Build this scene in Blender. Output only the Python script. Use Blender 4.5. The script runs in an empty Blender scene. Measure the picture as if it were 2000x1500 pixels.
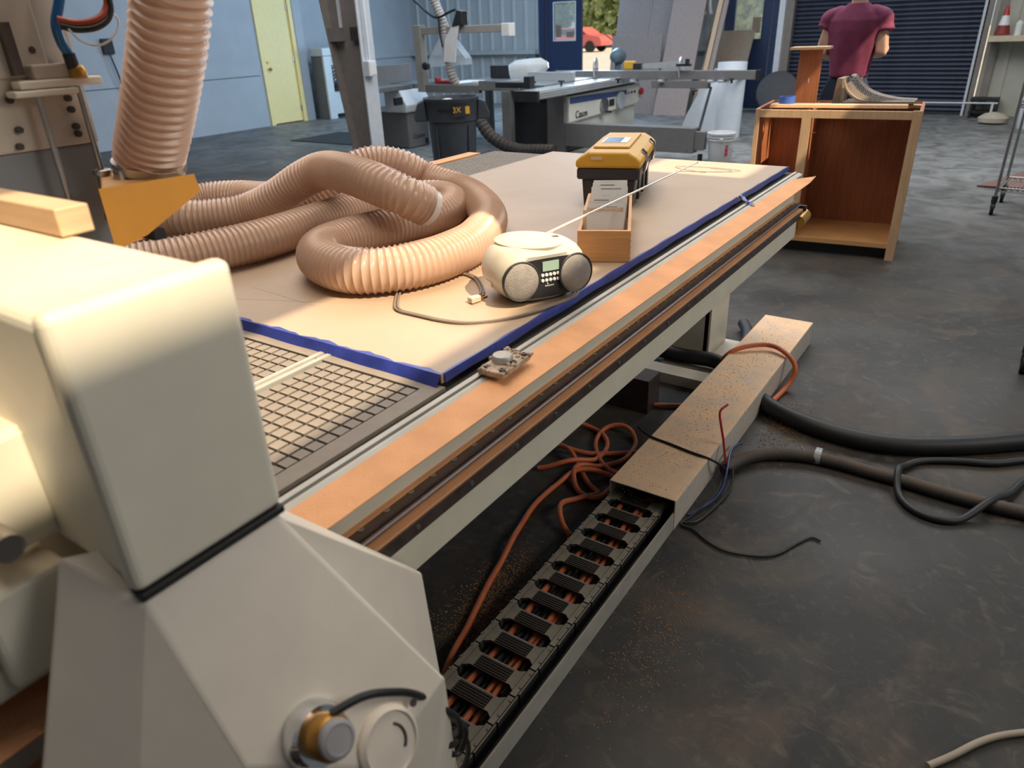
import bpy, math, random
from mathutils import Vector, Matrix, noise
random.seed(7)
SC = bpy.context.scene
COL = SC.collection
PI = math.pi

# ------------------------------------------------------------------ camera, world, lights, exposure
cam_d = bpy.data.cameras.new('camera')
cam = bpy.data.objects.new('camera', cam_d); COL.objects.link(cam); SC.camera = cam
yaw, pit, rol = math.radians(-35.0), math.radians(-26.45), math.radians(-2.32)
fwd = Vector((math.sin(yaw)*math.cos(pit), math.cos(yaw)*math.cos(pit), math.sin(pit)))
rgt = Vector((math.cos(yaw), -math.sin(yaw), 0)); up = rgt.cross(fwd)
r2 = rgt*math.cos(rol)+up*math.sin(rol); u2 = -rgt*math.sin(rol)+up*math.cos(rol)
m = Matrix((r2, u2, -fwd)).transposed().to_4x4(); m.translation = (0, 0, 1.55)
cam.matrix_world = m
cam_d.sensor_width = 36.0; cam_d.lens = 25.2; cam_d.clip_start = .02; cam_d.clip_end = 300
cam_d.dof.use_dof = True; cam_d.dof.focus_distance = 2.2; cam_d.dof.aperture_fstop = 4.5

vs = SC.view_settings
vs.view_transform = 'Standard'; vs.look = 'None'; vs.gamma = 1; vs.use_curve_mapping = False
vs.exposure = 0.0

w = bpy.data.worlds.new('sky'); SC.world = w; w.use_nodes = True
wn = w.node_tree.nodes; bg = wn['Background']
sky = wn.new('ShaderNodeTexSky'); sky.sky_type = 'HOSEK_WILKIE'
sky.sun_direction = Vector((1, -.2, 1.28)).normalized(); sky.turbidity = 3.0; sky.ground_albedo = .4
w.node_tree.links.new(sky.outputs[0], bg.inputs[0]); bg.inputs[1].default_value = 2.6

def lamp(name, kind, loc, direction, energy, color, **kw):
    d = bpy.data.lights.new(name, kind); d.energy = energy; d.color = color
    for k, v in kw.items(): setattr(d, k, v)
    o = bpy.data.objects.new(name, d); COL.objects.link(o); o.location = loc
    o.rotation_euler = Vector(direction).to_track_quat('-Z', 'Y').to_euler()
    return o
SUN_DIR = Vector((-1, .2, -1.28))
lamp('sun', 'SUN', (8, -2, 12), SUN_DIR, 7.5, (1, .82, .58), angle=math.radians(.45))
lamp('roof_light_table', 'AREA', (-1.8, 1.8, 4.8), (.0, .0, -1), 62, (1, .89, .77), shape='RECTANGLE', size=2.5, size_y=4, spread=math.radians(110))  # unseen fill lamp added to lift the table and its side rail
lamp('roof_light_middle', 'AREA', (-5.0, 6.0, 4.85), (0, 0, -1), 300, (.95, .96, 1.0), shape='RECTANGLE', size=5, size_y=6)  # broad fill added to brighten the column, bin and saw
lamp('roof_light_far', 'AREA', (-1.0, 8.8, 4.8), (0, 0, -1), 300, (.93, .97, 1.0), shape='RECTANGLE', size=4, size_y=4)  # added fill lamp that brightens the far floor on the right
lamp('roof_light_back', 'AREA', (-8.5, 10.3, 4.8), (-.25, 0, -1), 280, (.42, .68, 1.0), shape='RECTANGLE', size=5, size_y=6)  # unseen cool fill added for the left wall and back floor
lamp('doorway_daylight', 'AREA', (-7.5, 14.2, 1.5), (0, -1, -.12), 180, (.50, .75, 1.0), shape='RECTANGLE', size=1.0, size_y=2.2)
lamp('window_right', 'AREA', (3.3, 2.2, 2.9), (-1, -.2, -.25), 72, (1, .94, .85), shape='RECTANGLE', size=3.5, size_y=1.6, spread=math.radians(130))  # added side fill for the gantry face; the right wall has no window

# ------------------------------------------------------------------ materials
def _n(nt, t, **kw):
    n = nt.nodes.new(t)
    for k, v in kw.items(): setattr(n, k, v)
    return n
MATS = {}
def M(name, col, rough=.5, metal=0.0, var=.12, scale=12.0, bump=0.0, bscale=60.0, dust=0.0, dustcol=(.50, .34, .20), spec=.5,
      stretch=None, trans=0.0, alpha=1.0, flat=.35, speck=0.0, sheen=0):
    mt = bpy.data.materials.new(name); mt.use_nodes = True; nt = mt.node_tree; L = nt.links
    b = nt.nodes['Principled BSDF']
    b.inputs['Roughness'].default_value = rough; b.inputs['Metallic'].default_value = metal
    b.inputs['Specular IOR Level'].default_value = spec
    tc = _n(nt, 'ShaderNodeTexCoord'); mp = _n(nt, 'ShaderNodeMapping'); L.new(tc.outputs['Object'], mp.inputs[0])
    if stretch: mp.inputs['Scale'].default_value = stretch
    nz = _n(nt, 'ShaderNodeTexNoise'); nz.inputs['Scale'].default_value = scale; nz.inputs['Detail'].default_value = 5
    L.new(mp.outputs[0], nz.inputs[0])
    cr = _n(nt, 'ShaderNodeValToRGB'); e = cr.color_ramp.elements
    e[0].position = .3; e[1].position = .7
    e[0].color = [c*(1-var) for c in col]+[1]; e[1].color = [min(1, c*(1+var)) for c in col]+[1]
    L.new(nz.outputs[0], cr.inputs[0]); out = cr.outputs[0]
    if speck > 0:
        n3 = _n(nt, 'ShaderNodeTexNoise'); n3.inputs['Scale'].default_value = 160; n3.inputs['Detail'].default_value = 3
        L.new(tc.outputs['Object'], n3.inputs[0])
        c3 = _n(nt, 'ShaderNodeValToRGB'); c3.color_ramp.elements[0].position = .56; c3.color_ramp.elements[1].position = .68
        c3.color_ramp.elements[0].color = (0, 0, 0, 1); c3.color_ramp.elements[1].color = (speck, speck, speck, 1)
        L.new(n3.outputs[0], c3.inputs[0])
        mx3 = _n(nt, 'ShaderNodeMixRGB'); L.new(c3.outputs[0], mx3.inputs[0]); L.new(out, mx3.inputs[1])
        mx3.inputs[2].default_value = [c*.3 for c in col]+[1]; out = mx3.outputs[0]
    if dust > 0:   # sawdust settled on faces that look up
        ge = _n(nt, 'ShaderNodeNewGeometry'); sx = _n(nt, 'ShaderNodeSeparateXYZ'); L.new(ge.outputs['Normal'], sx.inputs[0])
        n2 = _n(nt, 'ShaderNodeTexNoise'); n2.inputs['Scale'].default_value = 9; n2.inputs['Detail'].default_value = 6
        L.new(tc.outputs['Object'], n2.inputs[0])
        mr = _n(nt, 'ShaderNodeMapRange'); mr.inputs[1].default_value = flat; mr.inputs[2].default_value = .95
        L.new(sx.outputs[2], mr.inputs[0])
        m2 = _n(nt, 'ShaderNodeMapRange'); m2.inputs[1].default_value = .3; m2.inputs[2].default_value = .6
        m2.inputs[3].default_value = dust*.55; m2.inputs[4].default_value = dust
        L.new(n2.outputs[0], m2.inputs[0])
        mu = _n(nt, 'ShaderNodeMath', operation='MULTIPLY'); L.new(mr.outputs[0], mu.inputs[0]); L.new(m2.outputs[0], mu.inputs[1])
        mx = _n(nt, 'ShaderNodeMixRGB'); L.new(mu.outputs[0], mx.inputs[0]); L.new(out, mx.inputs[1])
        mx.inputs[2].default_value = list(dustcol)+[1]; out = mx.outputs[0]
        ru = _n(nt, 'ShaderNodeMapRange'); ru.inputs[3].default_value = rough; ru.inputs[4].default_value = .9
        L.new(mu.outputs[0], ru.inputs[0]); L.new(ru.outputs[0], b.inputs['Roughness'])
    L.new(out, b.inputs['Base Color'])
    if bump > 0:
        nb = _n(nt, 'ShaderNodeTexNoise'); nb.inputs['Scale'].default_value = bscale; nb.inputs['Detail'].default_value = 4
        L.new(mp.outputs[0], nb.inputs[0]); bp = _n(nt, 'ShaderNodeBump'); bp.inputs['Strength'].default_value = bump
        bp.inputs['Distance'].default_value = .004
        L.new(nb.outputs[0], bp.inputs['Height']); L.new(bp.outputs[0], b.inputs['Normal'])
    if trans > 0: b.inputs['Transmission Weight'].default_value = trans
    if alpha < 1: b.inputs['Alpha'].default_value = alpha
    MATS[name] = mt
    return mt

def translucent(name, col, amount, rough=.35, var=.12):
    mt = M(name, col, rough=rough, var=var, scale=5); nt = mt.node_tree; L = nt.links
    b = nt.nodes['Principled BSDF']; o = nt.nodes['Material Output']
    tr = _n(nt, 'ShaderNodeBsdfTranslucent'); mx = _n(nt, 'ShaderNodeMixShader'); mx.inputs[0].default_value = amount
    L.new(b.inputs['Base Color'].links[0].from_socket, tr.inputs[0])
    L.new(b.outputs[0], mx.inputs[1]); L.new(tr.outputs[0], mx.inputs[2]); L.new(mx.outputs[0], o.inputs[0])
    return mt

cream = M('cream paint', (.74, .70, .58), .38, var=.04, dust=.75, dustcol=(.62, .47, .30))
cream2 = M('cream paint on the shield', (.70, .635, .545), .42, var=.05, dust=.35, flat=.2, dustcol=(.56, .44, .31), bump=.05, bscale=220)
beige = M('beige machine paint', (.66, .62, .50), .42, var=.05, dust=.35, dustcol=(.55, .36, .22))
blackm = M('black rubber', (.012, .012, .013), .55, var=.2)
blackp = M('black plastic', (.02, .021, .024), .4, var=.2, dust=.25, dustcol=(.3, .24, .18))
steel = M('worn steel', (.45, .44, .43), .32, 1.0, var=.15, dust=.3)
chrome = M('polished steel', (.75, .76, .78), .12, 1.0, var=.05)
darksteel = M('oiled dark steel', (.07, .05, .045), .38, .3, var=.3, scale=30, dust=.35, dustcol=(.30, .19, .12))
alu = M('dusty aluminium', (.44, .43, .39), .45, .35, var=.08, dust=.45, dustcol=(.5, .42, .33))
lipm = M('sawdust covered lip', (.74, .36, .165), .8, var=.10, scale=10, bump=.3, bscale=220)
mdf = M('fibreboard', (.42, .305, .21), .55, var=.05, scale=6)
tapeb = M('blue masking tape', (.026, .042, .25), .35, var=.25, scale=20, bump=.3, bscale=30)
grid_m = M('grey phenolic grid', (.17, .145, .12), .55, var=.12, scale=40, dust=.5, dustcol=(.36, .29, .22), speck=.25)
gridbase = M('grid groove floor', (.035, .03, .026), .8, var=.2)
hose_m = translucent('amber polyurethane hose', (.60, .405, .295), .24, .24)
hose_up = translucent('amber hanging hose', (.80, .57, .43), .25, .28)
rib_m = M('hose wire rib', (.62, .40, .27), .3, var=.1)
orangep = M('orange urethane shoe', (.95, .42, .06), .4, var=.06, dust=.55, dustcol=(.42, .34, .27), flat=.5)
greymetal = M('grey machine paint', (.21, .22, .235), .45, var=.08, dust=.15)
spindle_p = M('dusty plate', (.54, .47, .39), .55, var=.14, scale=14, dust=.3)
brass = M('brass', (.52, .26, .055), .38, .75, var=.2)
wood = M('light plywood', (.60, .40, .24), .55, var=.12, scale=8, stretch=(1, 1, 14))
cherry = M('reddish plywood', (.38, .135, .055), .5, var=.16, scale=5, stretch=(14, 1, 1), speck=.12)
maple = M('pale frame wood', (.62, .40, .23), .5, var=.10, scale=6, stretch=(12, 12, 1))
boxwood = M('orange beech drawer', (.62, .33, .13), .45, var=.12, scale=6, stretch=(1, 1, 20))
paper = M('card paper', (.72, .69, .65), .8, var=.05)
paperd = M('printed ink', (.10, .09, .10), .8, var=.1)
paperb = M('buff paper', (.66, .50, .36), .8, var=.06)
yellow = M('yellow plastic', (.66, .36, .03), .38, var=.08, dust=.6, dustcol=(.52, .40, .28), flat=.45)
charcoal = M('charcoal plastic', (.028, .032, .04), .45, var=.15, dust=.25)
binm = M('grey bin plastic', (.045, .052, .062), .5, var=.1)
silver = M('dusty silver plastic', (.52, .49, .43), .4, .15, var=.10, scale=18, dust=.85, dustcol=(.66, .54, .38), flat=.1)
grille = M('speaker grille', (.30, .275, .25), .5, .3, var=.12, scale=60, bump=.6, bscale=500)
lcd = M('green grey display', (.30, .42, .35), .25, var=.04)
whitep = M('white plastic', (.72, .71, .68), .4, var=.04)
orange_h = M('orange air hose', (.58, .125, .035), .45, var=.15, scale=20, dust=.2)
redwire = M('red wire', (.45, .02, .03), .4); bluewire = M('blue wire', (.012, .028, .13), .4)
blackwire = M('black cable', (.010, .011, .012), .5, var=.2)
conduit_m = M('dusty black conduit', (.035, .030, .026), .7, var=.2, dust=.6, dustcol=(.12, .085, .055), bump=.5, bscale=180)
traym = M('tray cover with sawdust', (.55, .49, .42), .45, var=.06, dust=.97, dustcol=(.94, .61, .36), flat=.5, speck=.6)
link_m = M('dusty chain link', (.035, .034, .033), .6, var=.2, dust=.9, dustcol=(.40, .335, .25), flat=.6, speck=.4)
ribbed = M('ribbed black plastic', (.016, .016, .017), .55, var=.2, dust=.12)
wallm = M('white painted wall', (.42, .45, .48), .6, var=.05, scale=3)
corr = M('grey corrugated sheet', (.46, .48, .48), .5, .1, var=.05, scale=3)
navy = M('navy door paint', (.018, .034, .085), .42, var=.1, scale=4)
rollm = M('dark blue roller slats', (.030, .036, .058), .45, .2, var=.15, scale=6)
yellowdoor = M('pale yellow door paint', (.95, .76, .33), .45, var=.03)
trimw = M('white trim', (.66, .68, .70), .45, var=.04)
colm = M('dusty column paint', (.21, .18, .155), .6, var=.1, scale=10)
postw = M('pale column flange', (.56, .58, .60), .5, var=.05)
mach_w = M('pale machine enamel', (.60, .63, .64), .38, var=.04)
mach_c = M('cream machine enamel', (.68, .66, .58), .35, var=.03)
mach_g = M('grey machine enamel', (.16, .155, .15), .45, var=.08)
mach_d = M('dark machine recess', (.022, .024, .026), .6, var=.2)
guard_p = M('grey beige guard paint', (.30, .28, .245), .5, var=.06)
saw_blue = M('blue band', (.04, .075, .20), .4, var=.05)
iron = M('cast iron top', (.30, .31, .31), .3, .6, var=.1)
bright_alu = M('bright aluminium', (.66, .68, .68), .25, .6, var=.05)
ply1 = M('grey plywood sheet', (.27, .22, .20), .65, var=.12, scale=5, stretch=(14, 14, 1))
ply2 = M('brown hardboard', (.22, .165, .12), .65, var=.08)
ply3 = M('walnut faced sheet', (.33, .25, .215), .6, var=.12, scale=5, stretch=(16, 16, 1))
whiteroll = M('white foam roll', (.72, .77, .82), .6, var=.03)
bucketm = M('white bucket plastic', (.60, .60, .60), .45, var=.05)
redp = M('red print', (.60, .03, .07), .5); red_m = M('red plastic', (.42, .03, .025), .45, var=.1)
skin_m = M('skin', (.56, .34, .25), .5, var=.06)
shirt_m = M('maroon cotton', (.17, .026, .070), .85, var=.15, scale=20, bump=.3, bscale=300)
jeans = M('dark jeans', (.016, .024, .05), .8, var=.2, scale=30)
hair_m = M('brown hair', (.035, .02, .012), .6, var=.3)
weave = M('tan cane weave', (.20, .155, .115), .6, var=.15, scale=20)
rawwood = M('beige bench wood', (.55, .46, .32), .55, var=.1)
shelfwall = M('cream wall sheet', (.42, .40, .33), .6, var=.08, scale=3)
glass = M('door glass', (.85, .9, .88), .05, var=.01, trans=.0, alpha=.22)
clearp = M('clear plastic hood', (.80, .87, .90), .12, var=.02, alpha=.30)
clearbag = M('clear plastic bag', (.75, .76, .74), .2, var=.05, alpha=.5, bump=.6, bscale=40)
leafm = translucent('tree leaves', (.50, .58, .28), .4, .5, var=.5)
barkm = M('bark', (.12, .08, .05), .8)
asphalt = M('sunlit yard concrete', (.55, .52, .47), .8, var=.1, scale=1)
carred = M('red car paint', (.62, .14, .13), .25, var=.02); tyre = M('tyre rubber', (.02, .02, .02), .8)
sack = M('cream sack', (.42, .37, .28), .8, var=.1, bump=.4, bscale=25)
dust_pile = M('sawdust', (.30, .17, .095), .9, var=.25, scale=90, bump=.6, bscale=300)

# concrete floor: dark sealed slab with brown sawdust drifts and pale scuffs
fm = M('concrete floor', (.040, .038, .035), .42, var=.5, scale=1.6, bump=.2, bscale=40)
nt = fm.node_tree; L = nt.links; b = nt.nodes['Principled BSDF']
src = b.inputs['Base Color'].links[0].from_socket
tc = _n(nt, 'ShaderNodeTexCoord')
def layer(src, scale, lo, hi, col, amt, dist=1.5):
    n = _n(nt, 'ShaderNodeTexNoise'); n.inputs['Scale'].default_value = scale; n.inputs['Detail'].default_value = 8
    n.inputs['Roughness'].default_value = .65; n.inputs['Distortion'].default_value = dist
    L.new(tc.outputs['Object'], n.inputs[0])
    mr = _n(nt, 'ShaderNodeMapRange'); mr.inputs[1].default_value = lo; mr.inputs[2].default_value = hi
    mr.inputs[4].default_value = amt; L.new(n.outputs[0], mr.inputs[0])
    mx = _n(nt, 'ShaderNodeMixRGB'); L.new(mr.outputs[0], mx.inputs[0]); L.new(src, mx.inputs[1]); mx.inputs[2].default_value = list(col)+[1]
    return mx.outputs[0]
src = layer(src, 1.4, .46, .62, (.085, .060, .042), .62)
src = layer(src, 5.5, .54, .70, (.12, .095, .072), .6, 2.5)
src = layer(src, 22, .55, .75, (.10, .09, .078), .35, 1.0)
src = layer(src, 2.6, .58, .72, (.022, .023, .024), .7)
# sheen on the back floor painted in as paler concrete, mottled with scuffs
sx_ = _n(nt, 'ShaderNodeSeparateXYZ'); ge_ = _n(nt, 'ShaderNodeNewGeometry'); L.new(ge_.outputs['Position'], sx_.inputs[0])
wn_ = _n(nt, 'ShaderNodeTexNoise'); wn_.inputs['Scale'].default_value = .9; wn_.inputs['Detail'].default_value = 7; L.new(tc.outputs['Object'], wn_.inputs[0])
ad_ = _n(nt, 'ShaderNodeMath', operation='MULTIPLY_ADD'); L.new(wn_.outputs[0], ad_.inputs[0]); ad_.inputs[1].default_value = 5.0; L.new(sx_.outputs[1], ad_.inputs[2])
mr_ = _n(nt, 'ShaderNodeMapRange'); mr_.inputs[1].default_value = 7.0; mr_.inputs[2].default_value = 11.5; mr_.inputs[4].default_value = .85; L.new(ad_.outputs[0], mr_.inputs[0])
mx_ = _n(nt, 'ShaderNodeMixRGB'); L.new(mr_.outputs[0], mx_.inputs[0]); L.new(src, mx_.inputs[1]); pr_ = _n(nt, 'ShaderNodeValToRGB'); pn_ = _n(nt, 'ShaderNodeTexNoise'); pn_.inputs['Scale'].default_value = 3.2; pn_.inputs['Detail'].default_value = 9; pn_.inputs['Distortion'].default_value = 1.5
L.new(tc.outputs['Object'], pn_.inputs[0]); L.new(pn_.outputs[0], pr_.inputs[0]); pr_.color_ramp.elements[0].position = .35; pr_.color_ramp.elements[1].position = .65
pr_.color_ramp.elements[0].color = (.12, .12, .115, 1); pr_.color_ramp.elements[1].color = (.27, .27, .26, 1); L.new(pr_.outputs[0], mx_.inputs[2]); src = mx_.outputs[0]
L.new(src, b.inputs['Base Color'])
nr = _n(nt, 'ShaderNodeTexNoise'); nr.inputs['Scale'].default_value = 1.1; L.new(tc.outputs['Object'], nr.inputs[0])
mr = _n(nt, 'ShaderNodeMapRange'); mr.inputs[3].default_value = .38; mr.inputs[4].default_value = .68; b.inputs['Specular IOR Level'].default_value = .25
L.new(nr.outputs[0], mr.inputs[0]); L.new(mr.outputs[0], b.inputs['Roughness'])

# ------------------------------------------------------------------ mesh helpers
ORG = {}
class MB:
    def __init__(s): s.v = []; s.f = []; s.sm = []
    def add(s, vs_, fs, smooth=False):
        k = len(s.v); s.v += [Vector(p) for p in vs_]
        for f in fs: s.f.append([k+i for i in f]); s.sm.append(smooth)
        return s
    def box(s, x0, y0, z0, x1, y1, z1, mat=None):
        P = [Vector((x, y, z)) for z in (z0, z1) for x, y in ((x0, y0), (x1, y0), (x1, y1), (x0, y1))]
        if mat is not None: P = [mat @ p for p in P]
        return s.add(P, [(3, 2, 1, 0), (4, 5, 6, 7), (0, 1, 5, 4), (1, 2, 6, 5), (2, 3, 7, 6), (3, 0, 4, 7)])
    def prism(s, poly, a, b, axis='y', mat=None):
        def pt(p, t):
            q = {'y': (p[0], t, p[1]), 'x': (t, p[0], p[1]), 'z': (p[0], p[1], t)}[axis]
            q = Vector(q); return mat @ q if mat is not None else q
        n = len(poly); V = [pt(p, a) for p in poly]+[pt(p, b) for p in poly]
        F = [tuple(range(n))[::-1], tuple(range(n, 2*n))]+[(i, (i+1) % n, n+(i+1) % n, n+i) for i in range(n)]
        return s.add(V, F)
    def tube(s, path, r, n=10, closed=False, cap=True, smooth=True):
        path = [Vector(p) for p in path]; V = []; F = []
        T = [(path[min(i+1, len(path)-1)]-path[max(i-1, 0)]).normalized() for i in range(len(path))]
        a = T[0].orthogonal().normalized()
        for i, p in enumerate(path):
            a = (a-T[i]*a.dot(T[i])).normalized(); bb = T[i].cross(a)
            rr = r(i) if callable(r) else r
            for k in range(n):
                t = 2*PI*k/n; V.append(p+(a*math.cos(t)+bb*math.sin(t))*rr)
        for i in range(len(path)-1):
            for k in range(n): F.append((i*n+k, i*n+(k+1) % n, (i+1)*n+(k+1) % n, (i+1)*n+k))
        if cap: F += [tuple(range(n))[::-1], tuple(range(len(V)-n, len(V)))]
        return s.add(V, F, smooth)
    def lathe(s, prof, c=(0, 0, 0), axis=(0, 0, 1), n=24, sx=1, sy=1, smooth=True, cap=True):
        z = Vector(axis).normalized(); x = Vector((1, 0, 0)) if abs(z.x) < .9 else Vector((0, 1, 0))
        x = (x-z*x.dot(z)).normalized(); y = z.cross(x); c = Vector(c); V = []; F = []
        for r, h in prof:
            for k in range(n):
                t = 2*PI*k/n; V.append(c+x*math.cos(t)*r*sx+y*math.sin(t)*r*sy+z*h)
        for i in range(len(prof)-1):
            for k in range(n): F.append((i*n+k, i*n+(k+1) % n, (i+1)*n+(k+1) % n, (i+1)*n+k))
        if cap: F += [tuple(range(n))[::-1], tuple(range(len(V)-n, len(V)))]
        return s.add(V, F, smooth)
    def cyl(s, a, b, r, n=16, smooth=True): return s.tube([a, b], r, n, smooth=smooth)
    def sphere(s, c, r, n=16, m=10, sx=1, sy=1, sz=1):
        prof = [(max(1e-4, math.sin(PI*i/m))*r, -math.cos(PI*i/m)*r*sz) for i in range(m+1)]
        return s.lathe(prof, c, (0, 0, 1), n, sx, sy)
    def mesh(s, name, mat, origin=(0, 0, 0)):
        me = bpy.data.meshes.new(name); o = Vector(origin)
        me.from_pydata([p-o for p in s.v], [], s.f)
        for p, q in zip(me.polygons, s.sm): p.use_smooth = q
        for mm in (mat if isinstance(mat, list) else [mat]): me.materials.append(mm)
        if any(s.sm): me.set_sharp_from_angle(angle=math.radians(40))
        me.update(); return me
    def build(s, name, mat, parent=None, bevel=0, seg=2, **props):
        if parent is not None: o0 = ORG[parent.name]
        else:
            xs = [p.x for p in s.v]; ys = [p.y for p in s.v]
            o0 = Vector(((min(xs)+max(xs))/2, (min(ys)+max(ys))/2, min(p.z for p in s.v)))
        ob = bpy.data.objects.new(name, s.mesh(name, mat, o0)); COL.objects.link(ob)
        if parent is not None: ob.parent = parent
        else: ob.location = o0
        ORG[ob.name] = o0
        if bevel:
            bv = ob.modifiers.new('edge', 'BEVEL'); bv.width = bevel; bv.segments = seg; bv.limit_method = 'ANGLE'
        for k, v in props.items(): ob[k] = v
        return ob
def tag(o, label, cat, group=None):
    o['label'] = label; o['category'] = cat
    if group: o['group'] = group
    return o
def thing(name, label, cat, loc, group=None):
    o = bpy.data.objects.new(name, None); COL.objects.link(o); o.location = loc; o.empty_display_size = .1
    ORG[o.name] = Vector(loc); return tag(o, label, cat, group)
def piece(name, mesh, parent, loc):      # an alike piece that shares its mesh
    o = bpy.data.objects.new(name, mesh); COL.objects.link(o); o.parent = parent
    o.location = Vector(loc)-ORG[parent.name]; ORG[o.name] = Vector(loc); return o
def dup(root, loc, label=None, rot=None):
    c = root.copy(); COL.objects.link(c); c.location = loc; ORG[c.name] = Vector(loc)
    if label: c['label'] = label
    if rot is not None: c.rotation_euler = rot
    for ch in list(root.children):
        d = ch.copy(); COL.objects.link(d); d.parent = c
        for g in list(ch.children):
            e = g.copy(); COL.objects.link(e); e.parent = d
    return c
def struct(o): o['kind'] = 'structure'; return o
def smooth_path(pts, step):
    pts = [Vector(p) for p in pts]; P = [pts[0]*2-pts[1]]+pts+[pts[-1]*2-pts[-2]]; out = []
    for i in range(1, len(P)-2):
        a, b_, c, d = P[i-1:i+3]; n = max(1, int(math.ceil((c-b_).length/.004)))
        for k in range(n):
            t = k/n
            out.append(.5*((2*b_)+(c-a)*t+(2*a-5*b_+4*c-d)*t*t+(3*b_-a-3*c+d)*t**3))
    out.append(pts[-1])
    res = [out[0]]; acc = 0                      # resample to even spacing
    for p, q in zip(out, out[1:]):
        d = (q-p).length
        while acc+d >= step:
            t = (step-acc)/d; p = p.lerp(q, t); res.append(p); d = (q-p).length; acc = 0
        acc += d
    return res
def relax(path, k=6):
    for _ in range(k): path = [path[0]]+[(a+b_*2+c)/4 for a, b_, c in zip(path, path[1:], path[2:])]+[path[-1]]
    return path
def text(s_, size, loc, xdir, ydir, mat, parent, name='lettering', depth=.001):
    cu = bpy.data.curves.new('t', 'FONT'); cu.body = s_; cu.size = size; cu.extrude = depth; cu.align_x = 'CENTER'; cu.align_y = 'CENTER'
    tmp = bpy.data.objects.new('t', cu); COL.objects.link(tmp); bpy.context.view_layer.update()
    me = bpy.data.meshes.new_from_object(tmp.evaluated_get(bpy.context.evaluated_depsgraph_get()))
    bpy.data.objects.remove(tmp)
    x = Vector(xdir).normalized(); y = Vector(ydir); y = (y-x*y.dot(x)).normalized(); z = x.cross(y)
    mt = Matrix((x, y, z)).transposed().to_4x4(); mt.translation = Vector(loc)-ORG[parent.name]
    me.transform(mt); me.materials.clear(); me.materials.append(mat); me.name = name
    o = bpy.data.objects.new(name, me); COL.objects.link(o); o.parent = parent; ORG[o.name] = ORG[parent.name]
    return o
def rotz(c, a): return Matrix.Translation(Vector(c)) @ Matrix.Rotation(a, 4, 'Z')
def rect_holes(x0, x1, y0, y1, holes):           # rectangles that tile an area less its holes
    xs = sorted({x0, x1, *[h[0] for h in holes], *[h[1] for h in holes]})
    ys = sorted({y0, y1, *[h[2] for h in holes], *[h[3] for h in holes]})
    for xa, xb in zip(xs, xs[1:]):
        for ya, yb in zip(ys, ys[1:]):
            cx, cy = (xa+xb)/2, (ya+yb)/2
            if not any(h[0] < cx < h[1] and h[2] < cy < h[3] for h in holes): yield xa, xb, ya, yb

# ------------------------------------------------------------------ the building
XL, XR, YB, YF, ZC = -12.55, 3.4, 14.37, -4.0, 5.0
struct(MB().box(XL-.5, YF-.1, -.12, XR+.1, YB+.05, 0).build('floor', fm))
roof_holes = [(1.76, 2.322, -1.2, 1.07), (1.72, 2.28, 2.42, 2.98), (1.62, 2.20, 4.50, 5.25), (1.60, 2.2, 6.1, 6.9)]
mb = MB()
for xa, xb, ya, yb in rect_holes(XL-.5, XR+.1, YF-.1, YB+.1, roof_holes): mb.box(xa, ya, ZC, xb, yb, ZC+.06)
struct(mb.build('ceiling', wallm))
for i, h in enumerate(roof_holes):
    f = MB()
    for a in ((h[0]-.06, h[2]-.06, h[0], h[3]+.06), (h[1], h[2]-.06, h[1]+.06, h[3]+.06), (h[0], h[2]-.06, h[1], h[2]), (h[0], h[3], h[1], h[3]+.06)):
        f.box(a[0], a[1], ZC-.05, a[2], a[3], ZC-.001)
    struct(f.build('window_%d' % (i+3), trimw))
struct(MB().box(XR, YF, 0, XR+.1, YB, ZC).build('wall_right', wallm))
struct(MB().box(XL-.5, YF-.1, 0, XR, YF, ZC).build('wall_front', wallm))
# left wall with the yellow door, then the jog and the recessed stretch
DX = -12.15
mb = MB()
for ya, yb, za, zb in rect_holes(YF, 10.62, 0, ZC, [(9.62, 10.42, 0, 2.3)]): mb.box(XL-.4, ya, za, DX, yb, zb)
mb.box(XL-.4, 10.62, 0, XL, YB, ZC)
wl = struct(mb.build('wall_left', wallm))
d = struct(MB().box(DX-.05, 9.66, .02, DX-.01, 10.38, 2.26).build('door_1', yellowdoor, bevel=.004))
MB().sphere((DX+.05, 9.73, 1.0), .032).cyl((DX, 9.73, 1.0), (DX+.05, 9.73, 1.0), .012).build('door_handle', brass, d)
MB().cyl((DX-.01, 9.73, 1.12), (DX+.02, 9.73, 1.12), .022).build('lock', brass, d)
for zz in (.25, 1.15, 2.05): MB().box(DX-.008, 10.355, zz-.05, DX+.008, 10.40, zz+.05).cyl((DX+.006, 10.38, zz-.05), (DX+.006, 10.38, zz+.05), .008).build('hinge', steel, d)
f = MB().box(DX-.08, 10.38, 0, DX+.03, 10.47, 2.34).box(DX-.08, 9.57, 0, DX+.03, 9.66, 2.34).box(DX-.08, 9.66, 2.26, DX+.03, 10.38, 2.34)
struct(f.build('trim_1', yellowdoor))
struct(MB().box(DX-.1, 10.47, 0, DX+.05, 10.66, ZC).build('trim_2', wallm))
struct(MB().box(DX, YF, .9, DX+.006, 9.5, .91).build('baseboard_left', mach_d))
struct(MB().box(XL, 10.7, 1.02, XL+.03, YB-.02, 1.09).build('trim_3', corr))

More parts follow.
